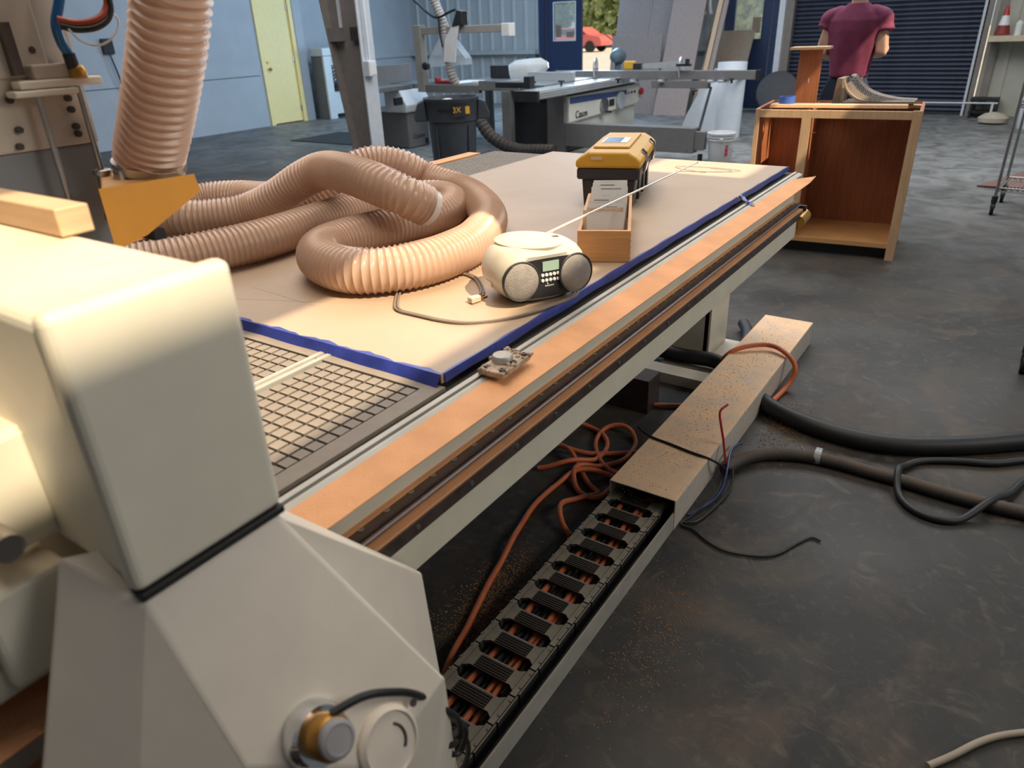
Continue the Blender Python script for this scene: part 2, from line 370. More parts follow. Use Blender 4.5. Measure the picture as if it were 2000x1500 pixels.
# back wall: corrugated sheet, two navy doors, roller door, cream sheet on the right
def corrugated(x0, x1, z0, z1, y, pitch=.3):
    b_ = MB(); pts = []; x = x0
    while x < x1:
        for dx, dy in ((0, 0), (.17, 0), (.20, -.035), (.24, -.035), (.27, 0)): pts.append((min(x+dx, x1), y+dy))
        x += pitch
    pts.append((x1, y)); n = len(pts)
    b_.add([(p[0], p[1], z0) for p in pts]+[(p[0], p[1], z1) for p in pts], [(i, i+1, n+i+1, n+i) for i in range(n-1)])
    b_.box(x0, y+.005, z0, x1, y+.08, z1); return b_
wb = struct(corrugated(XL, -8.98, 0, ZC, YB).build('wall_back', corr))
corrugated(-7.03, -5.12, 0, ZC, YB).build('sheet', corr, wb)
MB().box(-8.98, YB, 2.3, -7.03, YB+.08, ZC).box(-5.12, YB, 2.3, -3.98, YB+.08, ZC).box(-3.98, YB, 2.9, XR, YB+.08, ZC).box(-.78, YB, 0, XR, YB+.08, 2.9).build('infill', shelfwall, wb)
MB().box(XL+.02, YB-.14, 1.02, -9.02, YB-.04, 1.10).build('girt', corr, wb)
MB().box(-7.0, YB-.14, 1.02, -5.15, YB-.04, 1.10).build('girt', corr, wb)
MB().box(-.5, YB-.02, 0, -.44, YB, 2.6).box(.1, YB-.02, 0, .16, YB, 2.6).build('seam', shelfwall, wb)
# navy doors
def leaf(n, x0, x1, gx0, gx1, gz0, gz1, y=YB, posters=()):
    b_ = MB()
    for xa, xb, za, zb in rect_holes(x0, x1, .02, 2.25, [(gx0, gx1, gz0, gz1)]): b_.box(xa, y, za, xb, y+.045, zb)
    dd = struct(b_.build(n, navy))
    MB().box(gx0, y+.018, gz0, gx1, y+.026, gz1).build('pane', glass, dd)
    b_ = MB(); t = .022
    b_.box(gx0-t, y-.01, gz0-t, gx1+t, y-.0005, gz0).box(gx0-t, y-.01, gz1, gx1+t, y-.0005, gz1+t).box(gx0-t, y-.01, gz0, gx0, y-.0005, gz1).box(gx1, y-.01, gz0, gx1+t, y-.0005, gz1)
    b_.build('glazing_bead', trimw if n == 'door_2' else navy, dd)
    for (a, b2, c, e) in posters: MB().box(a, y+.010, b2, c, y+.016, e).build('poster', ply2, dd)
    return dd
leaf('door_2', -8.80, -7.96, -8.62, -8.12, 1.27, 1.96, posters=((-8.59, 1.33, -8.46, 1.55), (-8.33, 1.32, -8.16, 1.42)))
leaf('door_3', -4.98, -4.14, -4.80, -4.30, 1.20, 1.98, posters=((-4.47, 1.30, -4.33, 1.55),))
# its partner leaf stands open outwards
d = struct(MB().box(-7.13, YB+.06, .02, -7.085, YB+.88, 2.25).build('door_4', navy))
struct(MB().box(-8.96, YB-.06, 0, -8.82, YB+.06, 2.34).box(-7.09, YB-.06, 0, -7.03, YB+.06, 2.34).box(-8.82, YB-.06, 2.26, -7.09, YB+.06, 2.34).build('trim_4', navy))
struct(MB().box(-5.12, YB-.06, 0, -5.0, YB+.06, 2.34).box(-4.12, YB-.04, 0, -4.0, YB+.06, 2.34).box(-5.0, YB-.06, 2.26, -4.12, YB+.06, 2.34).build('trim_5', navy))
struct(MB().box(-4.0, YB-.09, 0, -3.90, YB+.06, 2.9).build('trim_6', trimw))
struct(MB().box(-3.86, YB-.13, 0, -3.74, YB+.05, 2.9).build('trim_7', colm))
struct(MB().box(-.86, YB-.12, 0, -.80, YB+.06, 2.9).box(-.72, YB-.06, 0, -.62, YB-.01, 2.9).build('trim_8', colm))
struct(MB().box(-.92, YB-.08, 0, -.885, YB-.05, 2.9).build('trim_9', postw))
rd = struct(MB().box(-3.74, YB+.03, 0, -.86, YB+.05, 2.9).build('door_5', rollm))
sl = MB(); nseg = 5; pts = [(YB-.028*math.sin(PI*i/nseg)+.02, .068*i/nseg) for i in range(nseg+1)]
sl.add([(-3.74, p[0], p[1]) for p in pts]+[(-.86, p[0], p[1]) for p in pts], [(i, i+nseg+1, i+nseg+2, i+1) for i in range(nseg)], True)
slm = sl.mesh('slat', rollm)
for k in range(42): piece('slat', slm, rd, (0, 0, .04+k*.068))
MB().box(-3.74, YB-.03, 0, -.86, YB+.03, .045).build('bottom_bar', mach_d, rd)

# ------------------------------------------------------------------ yard outside
struct(MB().box(-70, YB+.1, -.16, 25, 95, -.06).build('ground_yard', asphalt))
def tree(x, y, h, r, label, n=1500, name='tree'):
    t = thing(name, label, 'tree', (x, y, -.06), 'trees across the yard')
    MB().tube([(x, y, -.06), (x+.05, y, h*.4), (x-.05, y+.1, h*.75)], lambda i: .22-.06*i, 8).build('trunk', barkm, t)
    b_ = MB()
    for _ in range(n):
        u = Vector((random.gauss(0, 1), random.gauss(0, 1), random.gauss(0, 1))).normalized()*(random.random()**.4)
        c = Vector((x+u.x*r, y+u.y*r, h*.50+u.z*h*.47))
        a = Vector((random.uniform(-1, 1), random.uniform(-1, 1), random.uniform(-1, 1))).normalized(); bb = a.orthogonal().normalized()
        s = random.uniform(.28, .60); b_.add([c-a*s, c+bb*s*.6, c+a*s, c-bb*s*.6], [(0, 1, 2, 3)])
    o = b_.build('foliage', leafm, t); o['kind'] = 'stuff'
    return t
tree(-27.0, 54, 11, 4.0, 'broad leafy tree seen through the open back doorway', 6000)
tree(-35.0, 56, 11, 3.8, 'leafy tree seen through the glass left of the open doorway', 5000)
tree(-22.0, 58, 11, 2.6, 'tree across the yard behind the plywood sheets', 2500)
tree(-15.8, 52, 11, 3.4, 'tree seen through the glass of the far right navy door', 5000)
# red car
def car(x, y, label, paint=None):
    t = thing('car', label, 'car', (x, y, -.06)); z = -.06
    prof = [(-2.1, .35), (-2.15, .75), (-1.95, .95), (-1.3, 1.02), (-.75, 1.42), (.55, 1.45), (1.2, 1.05), (2.0, .92), (2.15, .6), (2.1, .35)]
    MB().prism([(x+p[0], z+p[1]) for p in prof], y-.82, y+.82).build('body', paint or carred, t, bevel=.06)
    MB().prism([(x-1.15, z+1.03), (x-.72, z+1.36), (x+.5, z+1.39), (x+1.0, z+1.06)], y-.84, y+.84).build('side_window', mach_d, t)
    for sx in (-1.3, 1.3):
        for sy in (-.78, .78): MB().cyl((x+sx, y+sy-.1, z+.33), (x+sx, y+sy+.1, z+.33), .33, 20).build('wheel', tyre, t)
    return t
car(-25.2, 45, 'red car parked in the yard outside the open doorway')
c_ = car(-19.4, 46.5, 'white car parked beside the red car in the yard', bucketm)
t = tag(MB().tube([(-50+i*2.5, 42, 2.9+.006*(i-9)**2) for i in range(19)], .05, 6).build('overhead_wire', blackm), 'thin overhead wire crossing the sky above the yard trees', 'wire')
t = tag(MB().tube([(-9.3, 18.5, -.05), (-8.7, 18.5, .75)], .025, 6).build('leaning_pole', barkm), 'brown pole leaning in the yard beyond the open doorway', 'pole')
MB().tube([(-8.7, 18.5, .75), (-9.7, 18.6, 1.35)], .02, 6).build('arm', barkm, t)


# ------------------------------------------------------------------ steel column
t = thing('steel_column', 'tapered dusty steel column with pale flange standing behind the coiled hose', 'column', (-6.9, 6.9, 0))
MB().prism([(-7.06, 0), (-6.76, 0), (-6.76, ZC), (-7.80, ZC)], 6.89, 6.91).build('web', colm, t)
MB().box(-6.765, 6.79, 0, -6.745, 7.01, ZC).build('flange', postw, t)
MB().prism([(-7.07, 0), (-7.05, 0), (-7.79, ZC), (-7.81, ZC)], 6.79, 7.01).build('flange', colm, t)
MB().box(-7.27, 6.80, 1.47, -7.10, 6.888, 1.62).build('clip_plate', colm, t)
MB().box(-6.95, 6.84, 1.47, -6.80, 6.888, 1.62).cyl((-6.9, 6.835, 1.54), (-6.9, 6.85, 1.54), .03, 6).build('clip_plate', darksteel, t)
MB().box(-7.14, 6.86, 1.62, -7.11, 6.888, 2.6).build('angle', postw, t)
t = tag(MB().box(-6.745, 6.80, 1.08, -6.66, 6.93, 1.25).build('junction_box', trimw, bevel=.006), 'white electrical box fixed to the steel column flange', 'box')
MB().cyl((-6.70, 6.86, 1.25), (-6.70, 6.86, 4.9), .016, 8).build('conduit', trimw, t)
MB().box(-6.66, 6.815, 1.10, -6.655, 6.915, 1.23).build('cover_plate', whitep, t)

# ------------------------------------------------------------------ planer by the left wall
t = thing('thickness_planer', 'tall pale thickness planer standing against the left wall past the yellow door', 'machine', (-11.95, 11.4, 0))
MB().box(-12.1, 10.72, 1.17, -11.72, 12.2, 1.32).build('top_cover', mach_w, t, bevel=.015)
MB().box(-12.08, 10.74, 0, -11.78, 10.78, 1.17).build('side_panel', mach_g, t)
MB().box(-11.80, 10.74, 0, -11.73, 10.93, 1.17).build('upright', mach_w, t, bevel=.008)
MB().box(-11.80, 12.0, 0, -11.73, 12.18, 1.17).build('upright', mach_w, t, bevel=.008)
MB().box(-12.08, 10.93, .66, -11.80, 12.0, 1.0).build('throat', mach_d, t)
MB().box(-11.95, 10.93, 1.0, -11.76, 12.0, 1.17).build('hood', mach_w, t, bevel=.01)
MB().box(-12.08, 10.93, .08, -11.78, 12.0, .50).build('base_cabinet', mach_w, t, bevel=.01)
MB().box(-12.0, 11.15, .50, -11.6, 11.95, .60).build('bed', iron, t, bevel=.006)
MB().tube(smooth_path([(-11.76, 11.0+.02*math.cos(i*1.2), .68+i*.012) for i in range(26)], .01), .008, 6).build('spring', steel, t)
MB().lathe([(.085, 0), (.085, .03), (.02, .03), (.02, .06)], (-11.73, 11.1, 1.09), (1, 0, 0), 20).build('handwheel', blackp, t)

# ------------------------------------------------------------------ jointer
t = thing('jointer', 'grey and white jointer behind the steel column with a dark maker name on its base', 'machine', (-7.6, 8.6, 0))
MB().box(-7.95, 8.25, 0, -7.43, 8.72, .50).build('base', mach_g, t, bevel=.02)
MB().prism([(-7.80, .50), (-7.40, .50), (-7.38, .60), (-7.50, .80), (-7.80, .80)], 8.2, 8.75).build('body', mach_w, t, bevel=.015)
MB().box(-7.98, 7.6, .80, -7.50, 8.5, .86).box(-7.98, 8.55, .805, -7.50, 9.6, .865).build('table', iron, t, bevel=.005)
MB().box(-7.94, 7.95, .87, -7.90, 8.95, 1.12).build('fence', mach_g, t, bevel=.004)
MB().cyl((-7.86, 8.05, 1.12), (-7.86, 8.05, 1.20), .02).sphere((-7.86, 8.05, 1.215), .03).box(-7.9, 8.03, 1.205, -7.78, 8.07, 1.225).build('handle', blackp, t)
MB().box(-7.44, 8.0, .62, -7.40, 8.15, .72).build('switch_box', blackp, t)
text('Cason', .10, (-7.427, 8.47, .16), (0, 1, 0), (0, 0, 1), blackm, t, 'maker_name')
MB().box(-7.428, 8.60, .03, -7.424, 8.67, .11).build('data_plate', blackm, t)

# ------------------------------------------------------------------ sliding table saw
t = thing('sliding_table_saw', 'large sliding table saw with cream body and blue band in front of the far doorway', 'machine', (-5.4, 9.2, 0))
MB().box(-5.95, 8.62, .02, -5.06, 10.8, .74).build('body', mach_d, t)
MB().box(-5.28, 8.60, .02, -5.02, 8.68, .74).build('end_post', mach_g, t, bevel=.006)
MB().box(-5.06, 8.68, .10, -5.03, 10.75, .44).build('lower_panel', mach_c, t)
MB().prism([(8.66, .39), (10.72, .44), (10.95, .55), (10.80, .72), (8.66, .715)], -5.06, -4.98, 'x').build('control_panel', mach_c, t, bevel=.012)
MB().prism([(8.68, .625), (10.36, .60), (10.36, .665), (8.68, .705)], -4.98, -4.975, 'x').build('blue_band', saw_blue, t)
MB().lathe([(.02, 0), (.10, .005), (.10, .035), (.03, .04)], (-4.978, 9.62, .52), (1, 0, 0), 20).build('handwheel', steel, t)
MB().lathe([(.02, 0), (.12, .005), (.12, .035), (.03, .04)], (-4.978, 10.13, .54), (1, 0, 0), 20).build('handwheel', mach_w, t)
MB().cyl((-4.95, 9.62, .44), (-4.90, 9.72, .43), .016, 8).build('crank', blackp, t)
MB().box(-4.978, 9.80, .49, -4.972, 9.95, .58).build('scale_window', blackp, t)
MB().lathe([(.03, 0), (.03, .02), (.05, .025), (.05, .05), (.01, .06)], (-4.98, 10.80, .61), (1, 0, 0), 16).build('stop_button', red_m, t)
for k in range(3): MB().cyl((-4.982, 10.42+k*.1, .62), (-4.965, 10.42+k*.1, .62), .018, 10).build('button', [redp, blackp, blackp][k], t)
text('Cason', .13, (-4.972, 8.99, .475), (0, 1, 0), (0, 0, 1), blackm, t, 'maker_name')
b_ = MB().box(-5.18, 7.75, .76, -4.88, 11.0, .855)
for k in range(3): b_.box(-5.19, 7.74, .775+.026*k, -5.182, 11.0, .785+.026*k).box(-4.878, 7.74, .775+.026*k, -4.868, 11.0, .785+.026*k)
sl_ = b_.build('sliding_carriage', bright_alu, t, bevel=.006)
MB().box(-5.20, 7.70, .74, -4.86, 7.75, .86).build('end_cap', blackp, sl_)
MB().box(-6.25, 8.45, .80, -5.22, 10.6, .87).build('saw_table', iron, t, bevel=.005)
MB().box(-7.12, 8.50, .81, -6.25, 9.9, .868).build('extension_table', iron, t, bevel=.005)
MB().box(-7.16, 8.38, .765, -6.22, 8.46, .865).box(-6.22, 8.38, .80, -5.58, 8.44, .92).build('front_rail', mach_g, t, bevel=.005)
MB().box(-5.84, 8.36, .02, -5.70, 8.46, .80).build('leg', mach_g, t, bevel=.006)
MB().box(-7.16, 9.8, .02, -7.06, 9.9, .80).build('leg', mach_g, t, bevel=.006)
MB().box(-5.93, 9.16, .87, -5.2, 9.22, .98).box(-6.02, 8.60, .87, -5.98, 9.5, .90).build('rip_fence', bright_alu, t, bevel=.004)
# outrigger arm box, crosscut fence, squaring frame
MB().box(-5.02, 8.60, .11, -3.24, 8.76, .40).build('swing_arm', mach_g, t, bevel=.008)
MB().box(-3.24, 8.62, .15, -3.12, 8.72, .36).build('arm_end', mach_g, t, bevel=.005)
MB().cyl((-3.17, 8.67, .1), (-3.17, 8.67, 0.0), .03, 8).build('foot', blackm, t)
for xx in (-3.9, -3.8, -3.32): MB().cyl((xx, 8.598, .34 if xx < -3.5 else .16), (xx, 8.592, .34 if xx < -3.5 else .16), .012, 8).build('bolt', steel, t)
cf = MB().box(-5.95, 9.96, .835, -2.99, 10.04, .945).build('crosscut_fence', mach_g, t, bevel=.005)
MB().box(-5.99, 9.95, .83, -5.95, 10.05, .95).build('end_cap', blackp, cf)
MB().box(-2.99, 9.95, .83, -2.95, 10.05, .95).build('end_cap', blackp, cf)
for xx in (-5.31, -4.02):
    hw = MB(); hw.tube([(xx, 9.93+0*k, .965)+Vector((0, .085*math.cos(2*PI*k/24), .14*math.sin(2*PI*k/24))) if False else Vector((xx, 10.0+.06*math.cos(2*PI*k/24), .975+.135*math.sin(2*PI*k/24))) for k in range(25)], .013, 8)
    hw.box(xx-.01, 9.945, .965, xx+.01, 10.055, .985).box(xx-.01, 9.99, .85, xx+.01, 10.01, 1.1)
    hw.build('flip_stop', bright_alu, cf)
MB().prism([(-4.85, .95), (-4.02, .98), (-4.02, 1.06), (-4.85, 1.01)], 10.15, 10.2).build('stop_rule', bright_alu, t)
MB().box(-4.05, 9.9, 1.0, -3.85, 9.95, 1.03).cyl((-3.90, 9.92, 1.03), (-3.90, 9.92, 1.09), .03, 10).build('clamp_lever', blackp, t)
MB().box(-4.42, 9.96, .725, -3.60, 10.04, .815).build('squaring_frame', mach_g, t, bevel=.004)
for xx in (-4.72, -4.30, -3.60, -3.46): MB().box(xx, 9.9, .80, xx+.07, 11.2, .832).build('frame_bar', bright_alu, t, bevel=.004)
MB().cyl((-3.58, 10.0, .73), (-3.22, 8.70, .36), .018, 8).build('support_strut', blackm, t)
for xx, yy, zz in ((-5.3, 8.3, .86), (-5.0, 8.5, .86), (-4.55, 9.2, .84), (-3.55, 9.3, .70), (-3.3, 9.98, .79)): MB().lathe([(.015, 0), (.015, .04), (.05, .045), (.045, .065), (.01, .07)], (xx, yy, zz), n=6, smooth=False).build('clamp_knob', blackp, t)
MB().box(-5.75, 8.1, .86, -5.25, 8.2, .93).box(-5.28, 8.05, .86, -5.18, 8.16, 1.0).build('hold_down', blackp, t, bevel=.01)
# overarm guard
t = thing('overarm_guard', 'overarm saw guard with clear plastic hood hanging from a grey post and arm', 'guard', (-7.2, 8.4, .77))
MB().box(-7.28, 8.36, .77, -7.16, 8.48, 1.62).build('post', guard_p, t, bevel=.006)
MB().box(-7.16, 8.39, 1.50, -5.80, 8.47, 1.59).build('arm', guard_p, t, bevel=.006)
MB().box(-5.80, 8.36, 1.45, -5.68, 8.50, 1.60).build('arm_end', whitep, t, bevel=.006)
hd = MB().prism([(-7.10, 1.09), (-6.40, 1.12), (-6.40, 1.20), (-6.55, 1.36), (-6.70, 1.50), (-6.78, 1.50), (-7.02, 1.22)], 8.36, 8.50).build('hood', clearp, t)
MB().prism([(-6.76, 1.16), (-6.56, 1.15), (-6.52, 1.42), (-6.46, 1.60), (-6.56, 1.62), (-6.72, 1.42)], 8.34, 8.355).build('hood_front', whitep, t)
MB().lathe([(.05, 0), (.05, .06), (.02, .07)], (-7.06, 8.35, 1.11), (0, -1, 0), 16).build('knob', blackp, t)
MB().prism([(-6.58, 1.58), (-6.40, 1.60), (-6.40, 1.76), (-6.48, 1.78)], 8.33, 8.47).build('hanger', blackp, t, bevel=.01)
ph = relax(smooth_path([(-6.98, 8.42, 2.3), (-6.92, 8.42, 1.95), (-6.78, 8.42, 1.62), (-6.75, 8.42, 1.36), (-6.72, 8.41, 1.16), (-6.69, 8.42, .98), (-6.66, 8.46, .87)], .02))
tag(MB().tube(ph, lambda i: .062 if i % 2 else .053, 12, smooth=False).build('grey_flex_hose', M('pale ribbed duct', (.36, .33, .30), .5)), 'pale ribbed flexible duct hanging through the overarm saw guard', 'hose')
tag(MB().tube(smooth_path([(-7.45, 8.45, 2.05), (-7.2, 8.42, 1.88), (-6.95, 8.36, 1.74), (-6.80, 8.34, 1.70), (-6.6, 8.35, 1.76), (-6.48, 8.36, 1.79)], .05), .016, 8).build('black_cable', blackwire), 'black cable sagging to the top of the overarm saw guard', 'cable')
tag(MB().tube(smooth_path([(-6.79, 8.33, 1.69), (-6.78, 8.33, 1.5), (-6.74, 8.33, 1.30)], .05), .012, 8).build('black_cable', blackwire), 'short black cable hanging beside the clear saw hood', 'cable')
# objects lying on the saw
p = MB().box(-7.02, 8.55, .868, -6.70, 9.2, .871); tag(p.build('paper_sheet', paper), 'white paper sheet lying on the saw extension table', 'paper')
q = MB().box(-7.05, 8.52, .872, -6.82, 8.58, .91).box(-7.08, 8.5, .872, -7.04, 8.62, .95)
o = tag(q.build('hand_tool', red_m, bevel=.01), 'red handled tool lying on the saw extension table', 'tool'); MB().box(-6.82, 8.53, .88, -6.70, 8.57, .90).build('blade', steel, o)
tag(MB().box(-6.44, 8.55, .869, -6.33, 8.60, .905).build('small_block', whitep, bevel=.005), 'small white block near the front edge of the saw table', 'block')
tag(MB().box(-6.86, 9.55, .87, -6.36, 9.85, 1.05).build('black_case', blackp, bevel=.015), 'black case lying on the back of the saw table', 'case')
b_ = MB().lathe([(.10, 0), (.14, .10), (.13, .3), (.11, .46), (.04, .55)], (-6.22, 9.15, .98), (.75, .35, .12), 14)
tag(b_.build('clear_bag', clearbag), 'crumpled clear plastic bag on the saw table beside the black case', 'bag')
b_ = MB().box(-.02, -.3, -.03, .02, .3, .03, rotz((-6.35, 9.98, 1.10), .9)).box(-.02, -.12, -.09, .03, .02, .10, rotz((-6.3, 10.0, 1.08), .9))
tag(b_.build('bar_clamp', blackm), 'dark bar clamp leaning on the black case on the saw table', 'clamp')
o = MB().box(-4.93, 10.12, .95, -4.76, 10.2, 1.06); o = tag(o.build('tape_measure', yellow, bevel=.015), 'yellow and black tape measure on the crosscut fence', 'tape measure')
MB().box(-4.77, 10.1, .95, -4.66, 10.2, 1.03).build('grip', blackp, o)
b_ = MB().lathe([(.02, -.15), (.09, -.12), (.13, 0), (.09, .12), (.02, .15)], (-5.75, 11.6, 1.06), (0, 1, 0), 18)
o = b_.cyl((-5.75, 11.6, 0), (-5.75, 11.6, 1.0), .05); tag(o.build('sander_motor', M('grey blue motor', (.12, .16, .19), .5)), 'dark round motor standing behind the saw beside the doorway', 'motor')
# flexible duct on the floor below the saw
ph = smooth_path([(-6.20, 8.15, .76), (-6.10, 8.12, .60), (-6.00, 8.1, .43), (-5.857, 8.1, .271), (-5.66, 8.15, .15), (-5.45, 8.22, .09), (-5.25, 8.3, .085), (-5.0, 8.35, .085)], .03)
tag(MB().tube(ph, lambda i: .084 if i % 2 else .076, 14, smooth=False).build('dust_hose', conduit_m), 'thick dark dust hose curving down below the table saw', 'hose')

# ------------------------------------------------------------------ grey bin
t = thing('waste_bin', 'large dark grey round waste bin in front of the table saw', 'bin', (-5.62, 7.02, 0))
bc = (-5.62, 7.02, 0)
MB().lathe([(.245, .0), (.25, .02), (.285, .60), (.287, .62)], bc, n=36).build('barrel', binm, t)
MB().lathe([(.300, .60), (.310, .80), (.325, .82), (.325, .85), (.305, .85), (.29, .80), (.275, .62)], bc, n=36, cap=False).build('rim', binm, t)
fd = Vector((.62, -.785, 0)); sd = Vector((.785, .62, 0))
for s_ in (-1, 1):
    c = Vector(bc)+sd*s_*.36
    mt = Matrix((sd, fd, Vector((0, 0, 1)))).transposed().to_4x4(); mt.translation = c
    MB().prism([(-.05*s_, .83), (.03*s_, .80), (.085*s_, .66), (.07*s_, .60), (-.07*s_, .60)], -.09, .09, 'y', mt).build('handle', binm, t, bevel=.012)
def on_bin(ang, z, r):
    a = math.atan2(fd.y, fd.x)+ang; return Vector((bc[0]+r*math.cos(a), bc[1]+r*math.sin(a), z)), Vector((-math.sin(a), math.cos(a), 0)), Vector((math.cos(a), math.sin(a), 0))
for ang in (.70, -.70):
    c, tx, nn = on_bin(ang, .0, .272)
    MB().tube([c+nn*(.0)+Vector((0, 0, .1)), c+nn*.016+Vector((0, 0, .56))], .012, 6).build('moulded_rib', binm, t)
c, tx, nn = on_bin(.34, .715, .326)
mt = Matrix((tx, nn, Vector((0, 0, 1)))).transposed().to_4x4(); mt.translation = c
st = MB().box(-.10, -.004, -.055, .09, .004, .055, mt).build('sticker', blackp, t)
MB().box(.05, .003, -.03, .10, .006, .05, mt).build('yellow_patch', yellow, st)
text('3X', .085, c+nn*.006-tx*.055+Vector((0, 0, .015)), tx, (0, 0, 1), yellow, st, 'sticker_lettering')
c, tx, nn = on_bin(-.25, .73, .306)
mt = Matrix((tx, nn, Vector((0, 0, 1)))).transposed().to_4x4(); mt.translation = c
b_ = MB()
for k in range(6): b_.box(-.09+.03*k, 0, -.014, -.071+.03*k, .006, .014, mt)
b_.build('moulded_mark', blackm, t)
tag(MB().sphere((-5.70, 7.05, .78), .10, sz=.5).build('crumpled_paper', paper), 'crumpled white paper on top of the grey waste bin', 'paper')

# ------------------------------------------------------------------ sheets leaning on the back wall
def sheet(n, x0, x1, z1, y, mat, label, th=.03, lean=.35):
    o = MB().prism([(y, 0.0), (y+th, 0.0), (y+th+lean, z1), (y+lean, z1)], x0, x1, 'x').build(n, mat); return tag(o, label, 'board')
sheet('tall_board', -5.76, -5.14, 2.5, 13.12, ply3, 'tall grey brown board leaning in front of the other sheets', .04, .9)
sheet('plywood_sheet', -6.80, -5.80, 1.33, 13.26, ply1, 'wide low plywood sheet leaning left of the tall board', .03, .22)
sheet('plywood_sheet', -6.28, -5.70, 2.5, 13.56, ply1, 'grey plywood sheet standing behind the wide low sheet', .03, .70)
sheet('plywood_sheet', -7.0, -6.3, 2.45, 13.70, ply1, 'plywood sheet at the edge of the open doorway', .03, .55)
sheet('hardboard_sheet', -5.16, -4.34, 1.35, 13.40, ply2, 'brown hardboard sheet leaning beside the far right navy door', .02, .75)
for k, (xa, xb, za, dx, lb) in enumerate(((-5.02, -4.94, 2.3, .12, 'narrow pale strip leaning on the brown hardboard sheet'), (-4.92, -4.84, 2.3, .12, 'narrow walnut strip leaning on the brown hardboard sheet'), (-5.10, -5.04, 2.0, .2, 'thin dark strip leaning beside the tall board'))):
    o = MB().add([(xa, 13.2, 0), (xb, 13.2, 0), (xb, 13.24, 0), (xa, 13.24, 0), (xa+dx, 13.95, za), (xb+dx, 13.95, za), (xb+dx, 13.99, za), (xa+dx, 13.99, za)], [(3, 2, 1, 0), (4, 5, 6, 7), (0, 1, 5, 4), (1, 2, 6, 5), (2, 3, 7, 6), (3, 0, 4, 7)]).build('wood_strip', [wood, ply3, ply2][k]); tag(o, lb, 'strip')
for k, (xa, lb) in enumerate(((-5.31, 'white bent hose end hanging on the back wall, nearest the tall board'), (-5.19, 'white bent hose end hanging on the back wall, second from the tall board'), (-4.99, 'short white bent hose end hanging beside the navy door frame'))):
    tag(MB().tube(smooth_path([(xa, 14.1, 2.6), (xa, 14.1, 1.95), (xa+.03, 14.05, 1.72), (xa+.09, 14.0, 1.6 if k < 2 else 1.75)], .04), .03, 10).build('bent_hose', whitep), lb, 'hose')

# foam roll, bucket, dome
t = thing('foam_roll', 'tall white foam roll standing behind the bucket', 'roll', (-3.62, 10.85, 0))
b_ = MB(); pts = [(-3.62+(.14+.012*k/10)*math.cos(k*.35), 10.85+(.14+.012*k/10)*math.sin(k*.35)) for k in range(60)]
b_.add([(p[0], p[1], 0) for p in pts]+[(p[0]+.02, p[1], 1.0) for p in pts], [(i, i+1, 61+i-0, 60+i) for i in range(59)], True)
b_.build('rolled_sheet', whiteroll, t)
fl = MB(); P = []
for k in range(13):
    u = k/12
    for z_, wd in ((0, .52), (.3, .42), (.6, .26), (.92, .05)): P.append((-3.70-u*wd, 10.70-.10*math.sin(u*PI*.5)-.03*math.sin(u*7), z_+.02*u))
F = [(k*4+j, (k+1)*4+j, (k+1)*4+j+1, k*4+j+1) for k in range(12) for j in range(3)]
fl.add(P, F, True).build('loose_flap', whiteroll, t)
t = thing('bucket', 'white plastic bucket with red print on the floor by the saw arm', 'bucket', (-2.96, 8.77, 0))
bc = (-2.96, 8.77, 0)
MB().lathe([(.128, 0), (.132, .005), (.146, .26)], bc, n=32).build('wall', bucketm, t)
MB().lathe([(.146, .255), (.157, .26), (.157, .272), (.149, .275), (.150, .29), (.160, .293), (.160, .303), (.151, .306), (.153, .32), (.163, .323), (.165, .345), (.155, .35), (.148, .33), (.14, .20), (.13, .02), (.001, .02)], bc, n=32, cap=False).build('rim', bucketm, t)
fd = Vector((.32, -.947, 0)); tx = Vector((.947, .32, 0))
for k in range(3):
    for j in range(2):
        c = Vector(bc)+Matrix.Rotation(.42+.13*j, 3, 'Z') @ fd*.1445; nn = (c-Vector(bc)).normalized(); tt = Vector((-nn.y, nn.x, 0))
        mt = Matrix((tt, nn, Vector((0, 0, 1)))).transposed().to_4x4(); mt.translation = c+Vector((0, 0, .20-.045*k))-nn*(.0025*k)
        MB().box(-.007, -.003, -.017, .009, .004, .017, mt).box(-.007, -.003, .010, .004+.01*((k+j) % 2), .004, .017, mt).build('print', redp, t)
MB().lathe([(.022, 0), (.022, .012), (.008, .018)], Vector(bc)+fd*.158+Vector((0, 0, .28)), fd, 12).build('handle_boss', bucketm, t)
MB().tube(smooth_path([Vector(bc)+fd*.163+Vector((0, 0, .28)), Vector(bc)+fd*.19+tx*.08+Vector((0, 0, .20)), Vector(bc)+fd*.12+tx*.16+Vector((0, 0, .14))], .02), .003, 6).build('handle', steel, t)
dome = MB()
for k in range(9):
    a = k/8*PI
b_ = MB().lathe([(.34, 0), (.36, .02), (.34, .07), (.25, .09), (.05, .10)], (-3.72, 13.75, .36), (.1, -.9, .35), 30)
tag(b_.build('round_cover', M('dark dusty cover', (.042, .040, .042), .6)), 'large dark round cover leaning by the roller door', 'cover')

